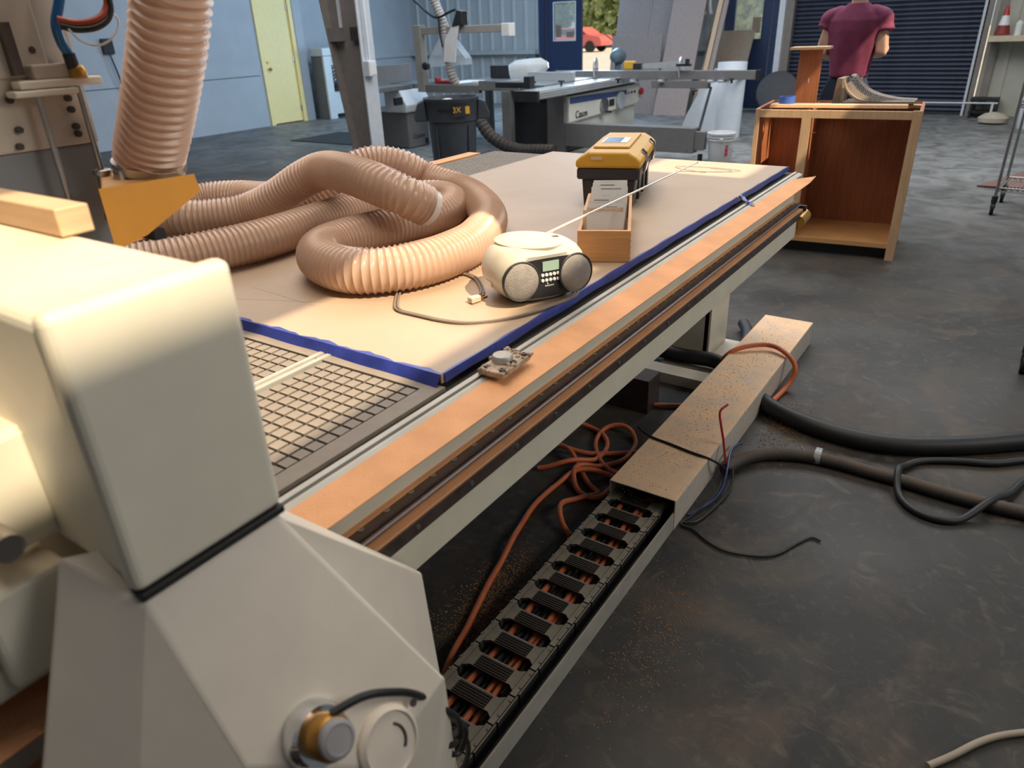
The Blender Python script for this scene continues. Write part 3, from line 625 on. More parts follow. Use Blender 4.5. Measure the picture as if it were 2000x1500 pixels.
# ------------------------------------------------------------------ right rear corner
t = thing('wall_shelf', 'cream timber shelf on the wall right of the roller door', 'shelf', (.1, 14.15, 1.09))
MB().box(-.76, 13.9, 1.09, .9, 14.36, 1.17).build('board', rawwood, t, bevel=.005)
MB().prism([(14.36, .8), (14.36, 1.09), (13.95, 1.09)], .3, .34, 'x').build('bracket', colm, t)
t = thing('traffic_cone', 'small red and white cone on the wall shelf', 'cone', (-.60, 14.06, 1.17))
MB().box(-.70, 13.96, 1.17, -.50, 14.16, 1.19).lathe([(.10, .02), (.075, .14)], (-.60, 14.06, 1.17), n=20).build('base', M('faded red', (.22, .03, .025), .6), t)
MB().lathe([(.075, .14), (.045, .27)], (-.60, 14.06, 1.17), n=20).build('white_band', whitep, t)
MB().lathe([(.045, .27), (.02, .40)], (-.60, 14.06, 1.17), n=20).build('tip', red_m, t)
tag(MB().lathe([(.05, 0), (.05, .16), (.03, .18), (.03, .20)], (-.40, 14.05, 1.17), n=16).build('white_jar', whitep), 'white jar on the wall shelf beside the cone', 'jar')
tag(MB().box(-.25, 13.98, 1.17, -.02, 14.2, 1.30).build('grey_box', mach_g, bevel=.006), 'grey box on the wall shelf beside the white jar', 'box')
tag(MB().box(-.36, YB-.02, 1.42, .5, YB-.005, 1.52).build('wall_notice', paper), 'white notice strip above the wall shelf', 'notice')
t = thing('low_stand', 'low black metal stand against the wall below the shelf', 'stand', (-.6, 14.1, 0))
MB().box(-.80, 13.95, .26, -.42, 14.3, .29).build('top', blackm, t)
for x_, y_ in ((-.79, 13.96), (-.45, 13.96), (-.79, 14.27), (-.45, 14.27)): MB().box(x_, y_, 0, x_+.025, y_+.025, .26).build('leg', blackm, t)
MB().box(-.80, 13.97, .08, -.42, 14.28, .10).build('lower_shelf', blackm, t)
o = MB().lathe([(.05, 0), (.16, .03), (.17, .09), (.10, .15), (.02, .17)], (-.42, 13.3, 0), n=16, sx=1.2, sy=.8); tag(o.build('sack', sack), 'cream sack lying on the floor in front of the low stand', 'sack')
tag(MB().cyl((-2.6, 13.72, .235), (-.42, 13.72, .25), .012, 8).box(-2.58, 13.70, 0, -2.55, 13.74, .23).box(-.5, 13.70, 0, -.47, 13.74, .24).build('low_rail', postw), 'thin pale rail standing low in front of the roller door', 'rail')
o = MB().add([(-.26, 8.35, .004), (.25, 9.6, .02), (.9, 9.9, .03), (.9, 8.3, .03), (-.26, 8.35, .018), (.25, 9.6, .034), (.9, 9.9, .044), (.9, 8.3, .044)], [(0, 3, 2, 1), (4, 7, 6, 5)[::-1], (0, 1, 5, 4), (1, 2, 6, 5), (2, 3, 7, 6), (3, 0, 4, 7)])
tag(o.build('red_board', M('dusty red board', (.17, .085, .07), .7)), 'dusty red triangular board on the floor behind the wire cart', 'board')
# wire cart
def wire_cart(P4, label, levels):
    t = thing('wire_cart', label, 'cart', ((P4[0][0]+P4[2][0])/2, (P4[0][1]+P4[2][1])/2, 0)); V4 = [Vector((x_, y_, 0)) for x_, y_ in P4]
    for v_ in V4:
        x_, y_ = v_.x, v_.y
        MB().cyl((x_, y_, .13), (x_, y_, 1.75), .0125, 12).build('post', steel, t)
        MB().cyl((x_, y_, .10), (x_, y_, .15), .024, 12).box(x_-.018, y_-.03, .055, x_+.018, y_+.03, .10).cyl((x_-.014, y_, .05), (x_+.014, y_, .05), .05, 18).build('caster', blackm, t)
    for zz in levels:
        b_ = MB(); zv = Vector((0, 0, zz))
        for i in range(4):
            a, c = V4[i]+zv, V4[(i+1) % 4]+zv; up_ = Vector((0, 0, .03)); b_.cyl(a, c, .005, 6).cyl(a+up_, c+up_, .005, 6)
            n_ = int((c-a).length/.04)
            for k in range(n_): p0, p1 = a.lerp(c, k/n_), a.lerp(c, (k+1)/n_); b_.cyl(p0, p1+up_, .003, 4).cyl(p0+up_, p1, .003, 4)
        a0, a1, a2, a3 = [v_+zv+Vector((0, 0, .03)) for v_ in V4]; n_ = int((a1-a0).length/.025)
        for k in range(n_): b_.cyl(a0.lerp(a1, k/n_), a3.lerp(a2, k/n_), .0024, 4)
        b_.build('wire_shelf', steel, t)
wire_cart([(-.076, 7.2), (1.1, 7.1), (1.14, 7.62), (-.03, 7.74)], 'steel wire shelving cart on casters at the right edge behind the floor hoses', (.19, .84))
wire_cart([(.245, 3.86), (1.5, 3.7), (1.56, 4.25), (.30, 4.42)], 'nearer wire cart whose post and caster just enter the right edge', (.55, 1.2))
tag(MB().lathe([(.10, 0), (.11, .02), (.13, .40), (.13, .41)], (-.0, 12.9, 0), n=24).build('small_bin', mach_w), 'small pale bin standing by the wall behind the wire cart', 'bin')
o = MB().box(-10.0, 8.2, 0, -8.5, 9.3, .012, Matrix.Identity(4)); tag(o.build('floor_plate', mach_d), 'thin dark flat sheet lying on the floor left of the steel column', 'sheet')
MBx = MB().box(DX+.001, 6.62, 1.40, DX+.05, 6.80, 1.62)
o = tag(MBx.build('wall_outlet', blackp, bevel=.01), 'black outlet box with cord on the pale left wall', 'outlet')
MB().tube(smooth_path([(DX+.05, 6.7, 1.42), (DX+.06, 6.75, 1.1), (DX+.04, 6.8, .8)], .05), .012, 6).build('cord', blackwire, o)

# ------------------------------------------------------------------ cabinet carcass and what stands on it
t = thing('cabinet_carcass', 'unfinished reddish plywood cabinet carcass standing beyond the router table', 'cabinet', (-1.08, 5.75, 0))
X0, X1, Y0, Y1, ZT = -1.585, -.555, 5.45, 6.06, .98
MB().box(X0, Y0+.02, 0, X0+.02, Y1, ZT).build('side', cherry, t); MB().box(X1-.02, Y0+.02, 0, X1, Y1, ZT).build('side', cherry, t)
MB().box(X0, Y0, 0, X0+.03, Y0+.02, ZT).build('left_stile', maple, t, bevel=.001)
MB().box(X1-.055, Y0, 0, X1, Y0+.02, ZT).build('right_stile', maple, t, bevel=.001)
MB().box(X0+.03, Y0, .925, X1-.055, Y0+.02, ZT-.005).build('top_rail', maple, t, bevel=.001)
MB().box(-1.275, Y0, .115, -1.215, Y0+.02, .925).build('middle_stile', maple, t, bevel=.001)
MB().box(-1.255, Y0+.02, .13, -1.237, Y1-.012, .97).build('divider', cherry, t)
MB().box(X0+.02, Y0+.0, .085, X1-.055, Y1-.012, .115).build('bottom_panel', boxwood, t)
MB().box(X0+.02, Y1-.012, .10, X1-.02, Y1, ZT).build('back_panel', cherry, t)
MB().box(X0+.02, Y0+.075, 0, X1-.02, Y0+.09, .085).build('toe_kick', mach_d, t)
MB().box(X0+.02, Y0+.02, .945, X1-.02, Y0+.11, .965).build('stretcher', maple, t); MB().box(X0+.02, Y1-.11, .945, X1-.02, Y1-.012, .965).build('stretcher', maple, t)
tag(MB().box(-.43, -.05, 0, .43, .05, .009, rotz((-1.08, 5.60, .981), .06)).box(-.43, -.04, .009, .43, .06, .018, rotz((-1.08, 5.60, .981), .06)).build('wood_strip', maple), 'pale wooden strips lying along the front of the cabinet top', 'strip')
o = MB().lathe([(.055, 0), (.055, .048), (.040, .048), (.040, 0)], (-1.415, 5.64, .997), n=32, cap=False); tag(o.build('tape_roll', M('blue tape roll', (.05, .12, .45), .4)), 'roll of blue tape standing on the wooden strips', 'tape')
t = thing('tee_board', 'tee shaped reddish plywood offcut standing on the cabinet top', 'board', (-1.32, 5.86, .982))
MB().prism([(-1.40, .982), (-1.25, .982), (-1.25, 1.335), (-1.40, 1.335)], 5.84, 5.86).build('upright', cherry, t)
MB().box(-1.455, 5.74, 1.336, -1.20, 5.95, 1.352).build('top_board', maple, t)
MB().box(-1.32, 5.838, 1.12, -1.316, 5.8395, 1.15).build('chip', whitep, t)
# curved woven panel
t = thing('woven_panel', 'curved tan woven cane panel lying on the right of the cabinet top', 'panel', (-.95, 5.85, .985))
def even(pts, n_):
    q = smooth_path(pts, .004); return [q[min(len(q)-1, int(round(i*(len(q)-1)/n_)))] for i in range(n_+1)]
NW, MW = 46, 16
fe = even([(-1.099, 5.68, 1.139), (-1.085, 5.68, 1.105), (-1.063, 5.68, 1.071), (-1.017, 5.68, 1.033), (-.960, 5.68, 1.013), (-.877, 5.68, 1.006), (-.761, 5.68, 1.006), (-.646, 5.68, 1.008)], NW)
be = even([(-1.106, 5.98, 1.157), (-1.076, 5.98, 1.158), (-1.033, 5.98, 1.113), (-.969, 5.98, 1.063), (-.883, 5.98, 1.030), (-.781, 5.98, 1.010), (-.715, 5.98, 1.006), (-.660, 5.98, 1.004)], NW)
def wv(u, v_, off=0):
    u = min(max(u, 0), NW-1e-4); i = int(u); f_ = u-i
    q0 = fe[i].lerp(fe[i+1], f_); q1 = be[i].lerp(be[i+1], f_); q = q0.lerp(q1, v_)
    return q+Vector((0, 0, off-.02*math.sin(PI*v_)))
def band(va, vb, th):
    g = [[wv(i, v_, o_) for i in range(NW+1)] for v_, o_ in ((va, .004), (vb, .004), (vb, -th), (va, -th))]; n_ = NW+1
    return MB().add([q for r_ in g for q in r_], [(j*n_+i, ((j+1) % 4)*n_+i, ((j+1) % 4)*n_+i+1, j*n_+i+1) for j in range(4) for i in range(NW)]+[(0, n_, 2*n_, 3*n_), (n_-1, 4*n_-1, 3*n_-1, 2*n_-1)])
band(0, .14, .012).build('edge_band', weave, t); band(.86, 1, .012).build('edge_band', weave, t)
b_ = MB()
for sgn in (1, -1):          # two diagonal families of cane strips
    for k in range(-MW, NW, 2):
        pts = []
        for j in range(MW+1):
            u = k+(j if sgn > 0 else MW-j)*.75
            if 1.5 <= u <= NW-3: pts.append(wv(u, .14+.72*j/MW, .0015*sgn))
        if len(pts) > 1: b_.tube(pts, .0044, 4, smooth=False)
o = b_.build('cane_lattice', weave, t); o['kind'] = 'stuff'
MB().prism([(-1.165, .985), (-1.115, .985), (-1.115, 1.15), (-1.150, 1.15)], 5.72, 5.95).build('end_board', weave, t)
MB().box(-1.10, 5.70, .985, -.66, 5.96, .998).build('base_strip', weave, t)

# the whole group stands a few degrees askew
pv = Vector((-.555, 5.45, 0)); pa = math.radians(5.5); pr3 = Matrix.Rotation(pa, 3, 'Z')
for o in list(COL.objects):
    if o.parent is None and o.get('label') and o.name.split('.')[0] in ('cabinet_carcass', 'wood_strip', 'tape_roll', 'tee_board') and o.location.y < 7:
        o.location = pv+pr3 @ (o.location-pv); o.rotation_euler.z = pa
# ------------------------------------------------------------------ the person
def skin_mesh(name, verts, edges, root, sub=2, vox=0):
    me = bpy.data.meshes.new(name); me.from_pydata([v[0] for v in verts], edges, [])
    o = bpy.data.objects.new(name, me); COL.objects.link(o)
    o.modifiers.new('s', 'SKIN'); ly = me.skin_vertices[0].data if me.skin_vertices else me.attributes
    for i, v in enumerate(verts):
        r_ = v[1]; ly[i].radius = (r_ if isinstance(r_, tuple) else (r_, r_)); ly[i].use_root = (i == root)
    if vox:
        rm = o.modifiers.new('r', 'REMESH'); rm.mode = 'VOXEL'; rm.voxel_size = vox
        sm_ = o.modifiers.new('sm', 'SMOOTH'); sm_.iterations = 4
    else:
        sb = o.modifiers.new('b', 'SUBSURF'); sb.levels = sub; sb.render_levels = sub
    bpy.context.view_layer.update()
    out = bpy.data.meshes.new_from_object(o.evaluated_get(bpy.context.evaluated_depsgraph_get()))
    bpy.data.objects.remove(o)
    for p in out.polygons: p.use_smooth = True
    return out
px, py = -1.33, 7.0
V = [((px, py, .98), (.13, .10)), ((px, py, 1.15), (.10, .08)), ((px, py, 1.38), (.11, .08)), ((px, py, 1.51), (.085, .06)), ((px, py+.02, 1.62), (.052, .055)), ((px, py+.04, 1.70), (.06, .065)),
     ((px, py+.05, 1.79), (.080, .10)), ((px, py+.05, 1.87), (.062, .08)),
     ((px-.19, py-.01, 1.505), .040), ((px-.235, py-.03, 1.27), .043), ((px-.13, py+.20, 1.22), .030),
     ((px+.19, py-.01, 1.505), .040), ((px+.235, py-.03, 1.27), .043), ((px+.13, py+.20, 1.24), .030),
     ((px-.10, py, .90), .095), ((px-.11, py+.01, .50), .062), ((px-.12, py-.02, .09), .042), ((px-.13, py+.11, .04), .035),
     ((px+.10, py, .90), .095), ((px+.12, py+.01, .50), .062), ((px+.13, py-.02, .09), .042), ((px+.15, py+.11, .04), .035),
     ((px-.10, py+.25, 1.22), (.038, .024)), ((px+.10, py+.25, 1.24), (.038, .024)), ((px, py+.135, 1.745), .012)]
Ed = [(0, 1), (1, 2), (2, 3), (3, 4), (4, 5), (5, 6), (6, 7), (3, 8), (8, 9), (9, 10), (3, 11), (11, 12), (12, 13), (0, 14), (14, 15), (15, 16), (16, 17), (0, 18), (18, 19), (19, 20), (20, 21), (10, 22), (13, 23), (5, 24)]
for s_, wi, hz in ((-1, 22, 1.22), (1, 23, 1.24)):       # five bent fingers on each hand, meeting over the work in front
    for k in range(4):
        bx = px+s_*(.118-.017*k); a = len(V); ln = (.055, .068, .072, .06)[k]
        V += [((bx, py+.285, hz+.002*k), .0095), ((bx-s_*.008, py+.285+ln*.55, hz-.008), .0085), ((bx-s_*.016, py+.285+ln, hz-.03), .0075)]
        Ed += [(wi, a), (a, a+1), (a+1, a+2)]
    a = len(V); V += [((px+s_*.065, py+.26, hz+.01), .011), ((px+s_*.045, py+.30, hz+.0), .009)]; Ed += [(wi, a), (a, a+1)]
body = skin_mesh('body', V, Ed, 0, vox=.009)
body.materials.clear(); body.materials.append(skin_m); body.materials.append(jeans); body.materials.append(blackp)
for p in body.polygons: p.material_index = 2 if p.center.z < .085 else (1 if p.center.z < 1.09 else 0)
pe = bpy.data.objects.new('person', body); COL.objects.link(pe); ORG['person'] = Vector((0, 0, 0))
tag(pe, 'person in a maroon t-shirt and dark jeans standing with their back turned, arms bent forward', 'person')
S = MB()
rings = [(1.075, .145, .118), (1.09, .15, .122), (1.18, .158, .125), (1.30, .178, .130), (1.42, .20, .132), (1.50, .205, .122), (1.555, .17, .10), (1.60, .105, .08), (1.625, .075, .07)]
V2 = []; NR = 72
for i, (z_, a, b2) in enumerate(rings):
    for k in range(NR):
        th = 2*PI*k/NR; fold = 1+.028*math.sin(th*9+z_*5)*max(0, 1-abs(z_-1.25)/.25)+.02*math.sin(th*5-z_*11)
        V2.append((px+a*fold*math.copysign(abs(math.cos(th))**.8, math.cos(th)), py-.005+b2*fold*math.copysign(abs(math.sin(th))**.8, math.sin(th)), z_))
S.add(V2, [(i*NR+k, i*NR+(k+1) % NR, (i+1)*NR+(k+1) % NR, (i+1)*NR+k) for i in range(len(rings)-1) for k in range(NR)]+[tuple(range(NR))[::-1], tuple(range(len(V2)-NR, len(V2)))], True)
for s_ in (-1, 1):
    S.tube(smooth_path([(px+s_*.10, py-.005, 1.545), (px+s_*.195, py-.012, 1.525), (px+s_*.222, py-.02, 1.46), (px+s_*.236, py-.03, 1.40+.03*(s_ < 0))], .02), lambda i: .066+.004*math.sin(i*1.3), 20)
me = S.mesh('shirt_raw', shirt_m)
o = bpy.data.objects.new('shirt_raw', me); COL.objects.link(o); rm = o.modifiers.new('r', 'REMESH'); rm.mode = 'VOXEL'; rm.voxel_size = .008
sm_ = o.modifiers.new('s', 'SMOOTH'); sm_.iterations = 5; bpy.context.view_layer.update()
sh = bpy.data.meshes.new_from_object(o.evaluated_get(bpy.context.evaluated_depsgraph_get())); bpy.data.objects.remove(o)
for p in sh.polygons: p.use_smooth = True
sh.materials.clear(); sh.materials.append(shirt_m)
o = bpy.data.objects.new('shirt', sh); COL.objects.link(o); o.parent = pe
MB().sphere((px, py+.035, 1.82), .102, 20, 14, 1.0, 1.12, .95).build('hair', hair_m, pe)
for s_ in (-1, 1): MB().sphere((px+s_*.088, py+.06, 1.76), .022, 10, 8, .5, 1, 1.4).build('ear', skin_m, pe)
for s_ in (-1, 1): MB().sphere((px+s_*.032, py+.135, 1.79), .012, 10, 8).build('eye', whitep, pe)
MB().box(px-.025, py+.125, 1.715, px+.025, py+.135, 1.722).build('mouth', redp, pe)
MB().box(px+.03, py-.122, .98, px+.12, py-.112, 1.08).build('rag', M('light blue rag', (.10, .25, .55), .8), pe)
k_ = MB()
for j in range(7): k_.lathe([(.004, 0), (.014, .004), (.014, .03), (.004, .035)], (px+.13+.012*math.sin(j*2.1), py-.10-.01*math.cos(j*1.7), .97+.016*j), (math.sin(j), math.cos(j), .5), 8)
k_.build('key_bunch', chrome, pe)

# ------------------------------------------------------------------ CNC router table
t = thing('router_table', 'long pale steel router table with a vacuum grid and a sawdust covered side rail', 'machine', (-1.6, 1.6, 0)); RT = t
MB().box(-2.46, -.6, .80, -.83, 3.40, .905).build('bed', beige, t)
MB().box(-2.46, -.6, .905, -.815, 3.42, .922).build('grid_base', gridbase, t)
MB().box(-2.54, -.6, .90, -2.46, 3.30, .935).build('far_lip', lipm, t)
# vacuum grid: nubs on a .0293 m pitch, in panels parted by aluminium strips
P_ = .0293; nub = MB().prism([(-.0119, -.0119), (.0119, -.0119), (.0119, .0119), (-.0119, .0119)], 0, .009, 'z').mesh('grid_block', grid_m)
cnt = 0
for pan in range(2):
    for i in range(9):
        for j in range(16):
            x = -.872-P_*i-.31*pan; y = .894-P_*j
            if pan == 0 or (x > -1.45 and i < 9):
                piece('grid_block', nub, t, (x, y, .922)); cnt += 1
b_ = MB()
for pan in range(5):
    for i in range(9):
        for j in range(90):
            x = -.872-P_*i-.31*pan; y = .894-P_*j+P_*45
            if not (y < .945 or -2.05 < x and y < 3.41 or y > 3.41): b_.box(x-.0119, y-.0119, .922, x+.0119, y+.0119, .931)
        for j in range(16, 50):
            x = -.872-P_*i-.31*pan; y = .894-P_*j
            if y > -.55: b_.box(x-.0119, y-.0119, .922, x+.0119, y+.0119, .931)
    if pan > 1:
        for i in range(9):
            for j in range(16): x = -.872-P_*i-.31*pan; y = .894-P_*j; b_.box(x-.0119, y-.0119, .922, x+.0119, y+.0119, .931)
for i in range(13):
    for j in range(85):
        x = -2.075-P_*i; y = .96+P_*j
        if x > -2.44 and y < 3.41: b_.box(x-.0119, y-.0119, .922, x+.0119, y+.0119, .931)
o = b_.build('grid_blocks_far', grid_m, t); o['kind'] = 'stuff'
MB().box(-.856, -.6, .922, -.817, .942, .932).build('grid_border', grid_m, t)
MB().box(-1.45, .912, .922, -.856, .942, .932).build('grid_border', grid_m, t)
for pan in range(4):
    x = -1.145-.31*pan
    MB().box(x-.018, -.6, .922, x-.006, .942, .934).box(x+.004, -.6, .922, x+.016, .942, .934).box(x-.006, -.6, .922, x+.004, .942, .928).build('aluminium_strip', alu, t)
# edge T-slot, dust lip, web, rail
MB().prism([(-.800, .90), (-.762, .90), (-.762, .926), (-.775, .932), (-.781, .932), (-.781, .924), (-.786, .924), (-.786, .935), (-.798, .935)], -.6, 3.37).build('edge_profile', alu, t)
MB().prism([(-.768, .923), (-.700, .915), (-.699, .918), (-.768, .929)], -.6, 3.25).prism([(3.25, .915), (3.34, .926), (3.34, .929), (3.25, .919)], -.703, -.699, 'x').add([(-.768, 3.25, .926), (-.70, 3.25, .917), (-.70, 3.345, .927)], [(0, 1, 2)]).build('dust_lip', lipm, t)
MB().prism([(-.83, .72), (-.745, .72), (-.745, .918), (-.83, .918)], -.6, 3.20).build('side_beam', beige, t, bevel=.003)
MB().box(-.745, -.6, .842, -.735, 3.20, .848).build('dust_line', lipm, t)
rail = MB().prism([(-.745, .822), (-.718, .822), (-.718, .828), (-.722, .833), (-.718, .838), (-.718, .845), (-.745, .845)], -.6, 3.20).build('linear_rail', darksteel, t)
bolt = MB().lathe([(.0062, 0), (.0062, .0012), (.0035, .0014), (.0035, .0006), (.0008, .0006)], n=10).mesh('bolt', steel)
for k in range(60): piece('bolt', bolt, rail, (-.732, -.35+.06*k, .8451))
MB().tube([(-.7155, -.6, .833), (-.7155, 3.20, .833)], .0045, 8).build('rail_edge', chrome, t)
MB().box(-.745, -.6, .798, -.698, 3.18, .822).build('ledge', lipm, t)
MB().box(-.700, -.6, .792, -.694, 3.16, .818).build('gear_rack', darksteel, t)
MB().box(-.80, -.6, .715, -.702, 3.12, .797).build('lower_beam', beige, t, bevel=.003)
sc = MB().lathe([(.005, 0), (.005, .002), (.002, .002), (.002, .0005)], axis=(1, 0, 0), n=8).mesh('screw', steel)
for k in range(22): piece('screw', sc, t, (-.694, -.2+.15*k, .807))
o = MB().cyl((-.70, 3.13, .775), (-.70, 3.23, .785), .028, 18).cyl((-.70, 3.228, .785), (-.70, 3.236, .785), .012, 12).build('end_stop', brass, t)
MB().box(-.75, 3.20, .78, -.69, 3.215, .83).build('rail_end', darksteel, t)
# legs and feet
MB().prism([(-1.62, .80), (-1.08, .80), (-1.08, 0), (-1.30, 0), (-1.34, .35)], 3.26, 3.29).build('leg_gusset', beige, t)
MB().box(-1.10, 3.26, 0, -1.07, 3.52, .80).build('leg', beige, t)
MB().box(-1.26, 3.12, .0, -.97, 3.55, .015).build('foot_plate', beige, t)
MB().box(-1.30, 2.93, .0, -.96, 3.03, .05).build('foot_bar', beige, t)
MB().box(-1.9, 2.6, .0, -1.10, 2.72, .16).build('cross_member', darksteel, t)
for y_ in (-.3, 3.26): MB().box(-2.40, y_, 0, -2.15, y_+.25, .80).build('leg', beige, t)
MB().box(-1.35, -.45, 0, -1.05, -.2, .80).build('leg', beige, t)

# fibreboard sheet with taped edges
t = thing('fibreboard_sheet', 'large tan fibreboard sheet with blue taped edges lying on the router table', 'board', (-1.45, 2.17, .933))
MB().box(-2.05, .947, .933, -.83, 3.39, .952).build('sheet', mdf, t, bevel=.0015)
b_ = MB(); n = 60; V2 = []
for i in range(n+1):
    x = -2.05+1.22*i/n; wv_ = .004*math.sin(i*.9)+.003*math.sin(i*2.3)
    sag = .010*max(0, (x+1.2)/.37)
    V2 += [(x, .955+wv_, .9535), (x, .9455, .9540), (x, .942-sag*.5, .944-sag*.2), (x, .935-sag*.8+.002*math.sin(i*.6), .9245)]
b_.add(V2, [(i*4+j, (i+1)*4+j, (i+1)*4+j+1, i*4+j+1) for i in range(n) for j in range(3)], True).build('front_tape', tapeb, t)
for ya, yb in ((.955, 2.70), (2.735, 3.39)):
    b_ = MB(); V2 = []; n = int((yb-ya)/.03)
    for i in range(n+1):
        y = ya+(yb-ya)*i/n; V2 += [(-.8335-.0018*math.sin(i*1.1), y, .9535), (-.8285, y, .9535), (-.8265, y, .945), (-.826, y, .934+.002*math.sin(i*.7))]
    b_.add(V2, [(i*4+j+1, (i+1)*4+j+1, (i+1)*4+j, i*4+j) for i in range(n) for j in range(3)], True).build('side_tape', tapeb, t)
b_ = MB(); V2 = []
for i in range(9): V2 += [(-.835+.009*i, 2.715-.006*i+.008*math.sin(i), .954-.0027*i+.004*math.sin(i*1.7)), (-.832+.009*i, 2.735-.006*i+.008*math.sin(i), .955-.0027*i)]
b_.add(V2, [(2*i, 2*i+2, 2*i+3, 2*i+1) for i in range(8)]).build('tape_tail', tapeb, t)
for (xa, ya, xb, yb) in ((-1.60, 1.03, -1.18, 1.20), (-1.62, 1.12, -1.35, 1.10), (-2.0, 1.62, -.86, 1.62)):
    dx, dy = xb-xa, yb-ya; l_ = math.hypot(dx, dy); nx, ny = -dy/l_*.0008, dx/l_*.0008
    MB().prism([(xa-nx, ya-ny), (xb-nx, yb-ny), (xb+nx, yb+ny), (xa+nx, ya+ny)], .952, .9523, 'z').build('score_line', M('score line', (.40, .29, .19), .8) if 'score line' not in MATS else MATS['score line'], t)
# dusty clamp block on the edge profile
t = thing('clamp_block', 'sawdust caked metal clamp block bolted on the table edge', 'block', (-.765, 1.07, .935))
mt = rotz((-.765, 1.07, .936), .05)
cd = M('caked sawdust metal', (.47, .35, .25), .85, var=.25, scale=60, bump=1, bscale=150)
MB().box(-.030, -.055, 0, .030, .055, .012, mt).build('plate', cd, t, bevel=.002)
MB().lathe([(.022, .012), (.022, .022), (.019, .026), (.008, .022)], mt @ Vector((-.005, .0, 0)), n=20).build('round_boss', alu, t)
for q in ((-.02, -.042), (.02, -.042), (.02, .042), (-.02, .042), (.022, .0)): MB().lathe([(.006, .012), (.006, .017), (.003, .017), (.003, .014)], mt @ Vector((q[0], q[1], 0)), n=8).build('bolt', darksteel, t)
b_ = MB()
for _ in range(70):
    q = mt @ Vector((random.uniform(-.032, .032), random.uniform(-.058, .058), .012)); s = random.uniform(.002, .006); b_.sphere(q, s, 6, 4)
o = b_.build('sawdust_crumbs', cd, t); o['kind'] = 'stuff'

# ------------------------------------------------------------------ hoses on the table
def rib_radius(path, r, depth, pitch=4):
    def rr(i):
        return r-depth*(0, .55, .95, 1, .95, .55)[i % 6]
    return rr
A = [(-1.405, 1.60, 1.092), (-1.432, 1.545, 1.128), (-1.528, 1.527, 1.16), (-1.695, 1.577, 1.168), (-1.836, 1.615, 1.160), (-1.93, 1.600, 1.125), (-2.025, 1.57, 1.07), (-2.125, 1.53, 1.025), (-2.20, 1.45, 1.013), (-2.29, 1.37, 1.013), (-2.42, 1.36, 1.013), (-2.52, 1.46, 1.013), (-2.52, 1.60, 1.013), (-2.42, 1.69, 1.013)]
Cc = [(-2.299, 1.715, 1.013), (-2.17, 1.745, 1.02), (-2.07, 1.80, 1.06), (-1.99, 1.87, 1.11), (-1.93, 1.945, 1.13), (-1.86, 2.01, 1.11), (-1.80, 2.07, 1.06), (-1.66, 2.085, 1.025), (-1.512, 2.0, 1.014), (-1.335, 1.816, 1.013), (-1.225, 1.6, 1.013), (-1.200, 1.443, 1.013), (-1.220, 1.325, 1.013), (-1.275, 1.245, 1.013), (-1.35, 1.215, 1.013), (-1.451, 1.233, 1.013), (-1.530, 1.285, 1.013), (-1.572, 1.36, 1.013), (-1.575, 1.46, 1.013), (-1.55, 1.60, 1.013), (-1.53, 1.72, 1.013), (-1.53, 1.84, 1.013), (-1.58, 1.94, 1.014), (-1.67, 1.985, 1.016), (-1.765, 1.96, 1.014), (-1.82, 1.87, 1.013), (-1.835, 1.74, 1.013), (-1.825, 1.60, 1.013), (-1.81, 1.45, 1.013), (-1.805, 1.31, 1.013), (-1.825, 1.19, 1.013), (-1.87, 1.06, 1.013), (-1.95, .92, 1.013)]
PT = .0158
ph = relax(smooth_path(A+Cc, PT/6), 30)
t = thing('dust_hose', 'long translucent tan corrugated hose coiled on the fibreboard sheet', 'hose', (-1.6, 1.6, .953))
MB().tube(ph, rib_radius(ph, .060, .0050), 24).build('corrugated_tube', hose_m, t)
a, c = ph[0], (ph[0]-ph[6]).normalized()
MB().lathe([(.0535, -.03), (.054, .022), (.050, .022), (.0495, -.02)], a, c, 28, cap=False).build('end_cuff', clearbag, t)
t = thing('hanging_hose', 'tan corrugated extraction hose hanging down into the orange dust shoe', 'hose', (-1.26, .72, 1.345))
ph = relax(smooth_path([(-1.266, .72, 1.352), (-1.255, .72, 1.375), (-1.215, .72, 1.425), (-1.165, .72, 1.492), (-1.128, .722, 1.55), (-1.10, .724, 1.605), (-1.07, .728, 1.68), (-1.05, .73, 1.80), (-1.05, .73, 2.0)], PT/6), 12)
MB().tube(ph, rib_radius(ph, .0585, .0075), 28).build('corrugated_tube', hose_up, t)
MB().lathe([(.0595, -.007), (.0605, -.007), (.0605, .007), (.0595, .007)], (-1.2645, .72, 1.356), (.2, 0, 1), 28).box(-1.27, .655, 1.34, -1.25, .668, 1.356).build('hose_clamp', steel, t)

# ------------------------------------------------------------------ boombox
BC = Vector((-.930, 1.440, .9525)); ba = math.radians(58); BM = rotz(BC, ba) @ Matrix.Diagonal((.82, .95, 1.05, 1))
t = thing('boombox', 'dusty silver portable radio with two round speakers on the fibreboard sheet', 'radio', BC)
def sup(th, a, b2, e): return (a*math.copysign(abs(math.cos(th))**(2/e), math.cos(th)), b2*math.copysign(abs(math.sin(th))**(2/e), math.sin(th)))
def bband(rows, clip=-.088, e=2.7, nn=56):
    V2 = []
    for z_, s_ in rows:
        for k in range(nn):
            x, y = sup(2*PI*k/nn, .152*s_, .108*s_, e); cl = clip+.25*max(0, abs(z_-.06)-.03)
            V2.append(BM @ Vector((x, max(y, cl) if z_ > .012 and z_ < .112 else y, z_)))
    m_ = len(rows)
    return V2, [(i*nn+k, i*nn+(k+1) % nn, (i+1)*nn+(k+1) % nn, (i+1)*nn+k) for i in range(m_-1) for k in range(nn)]+[tuple(range(nn))[::-1], tuple(range((m_-1)*nn, m_*nn))]
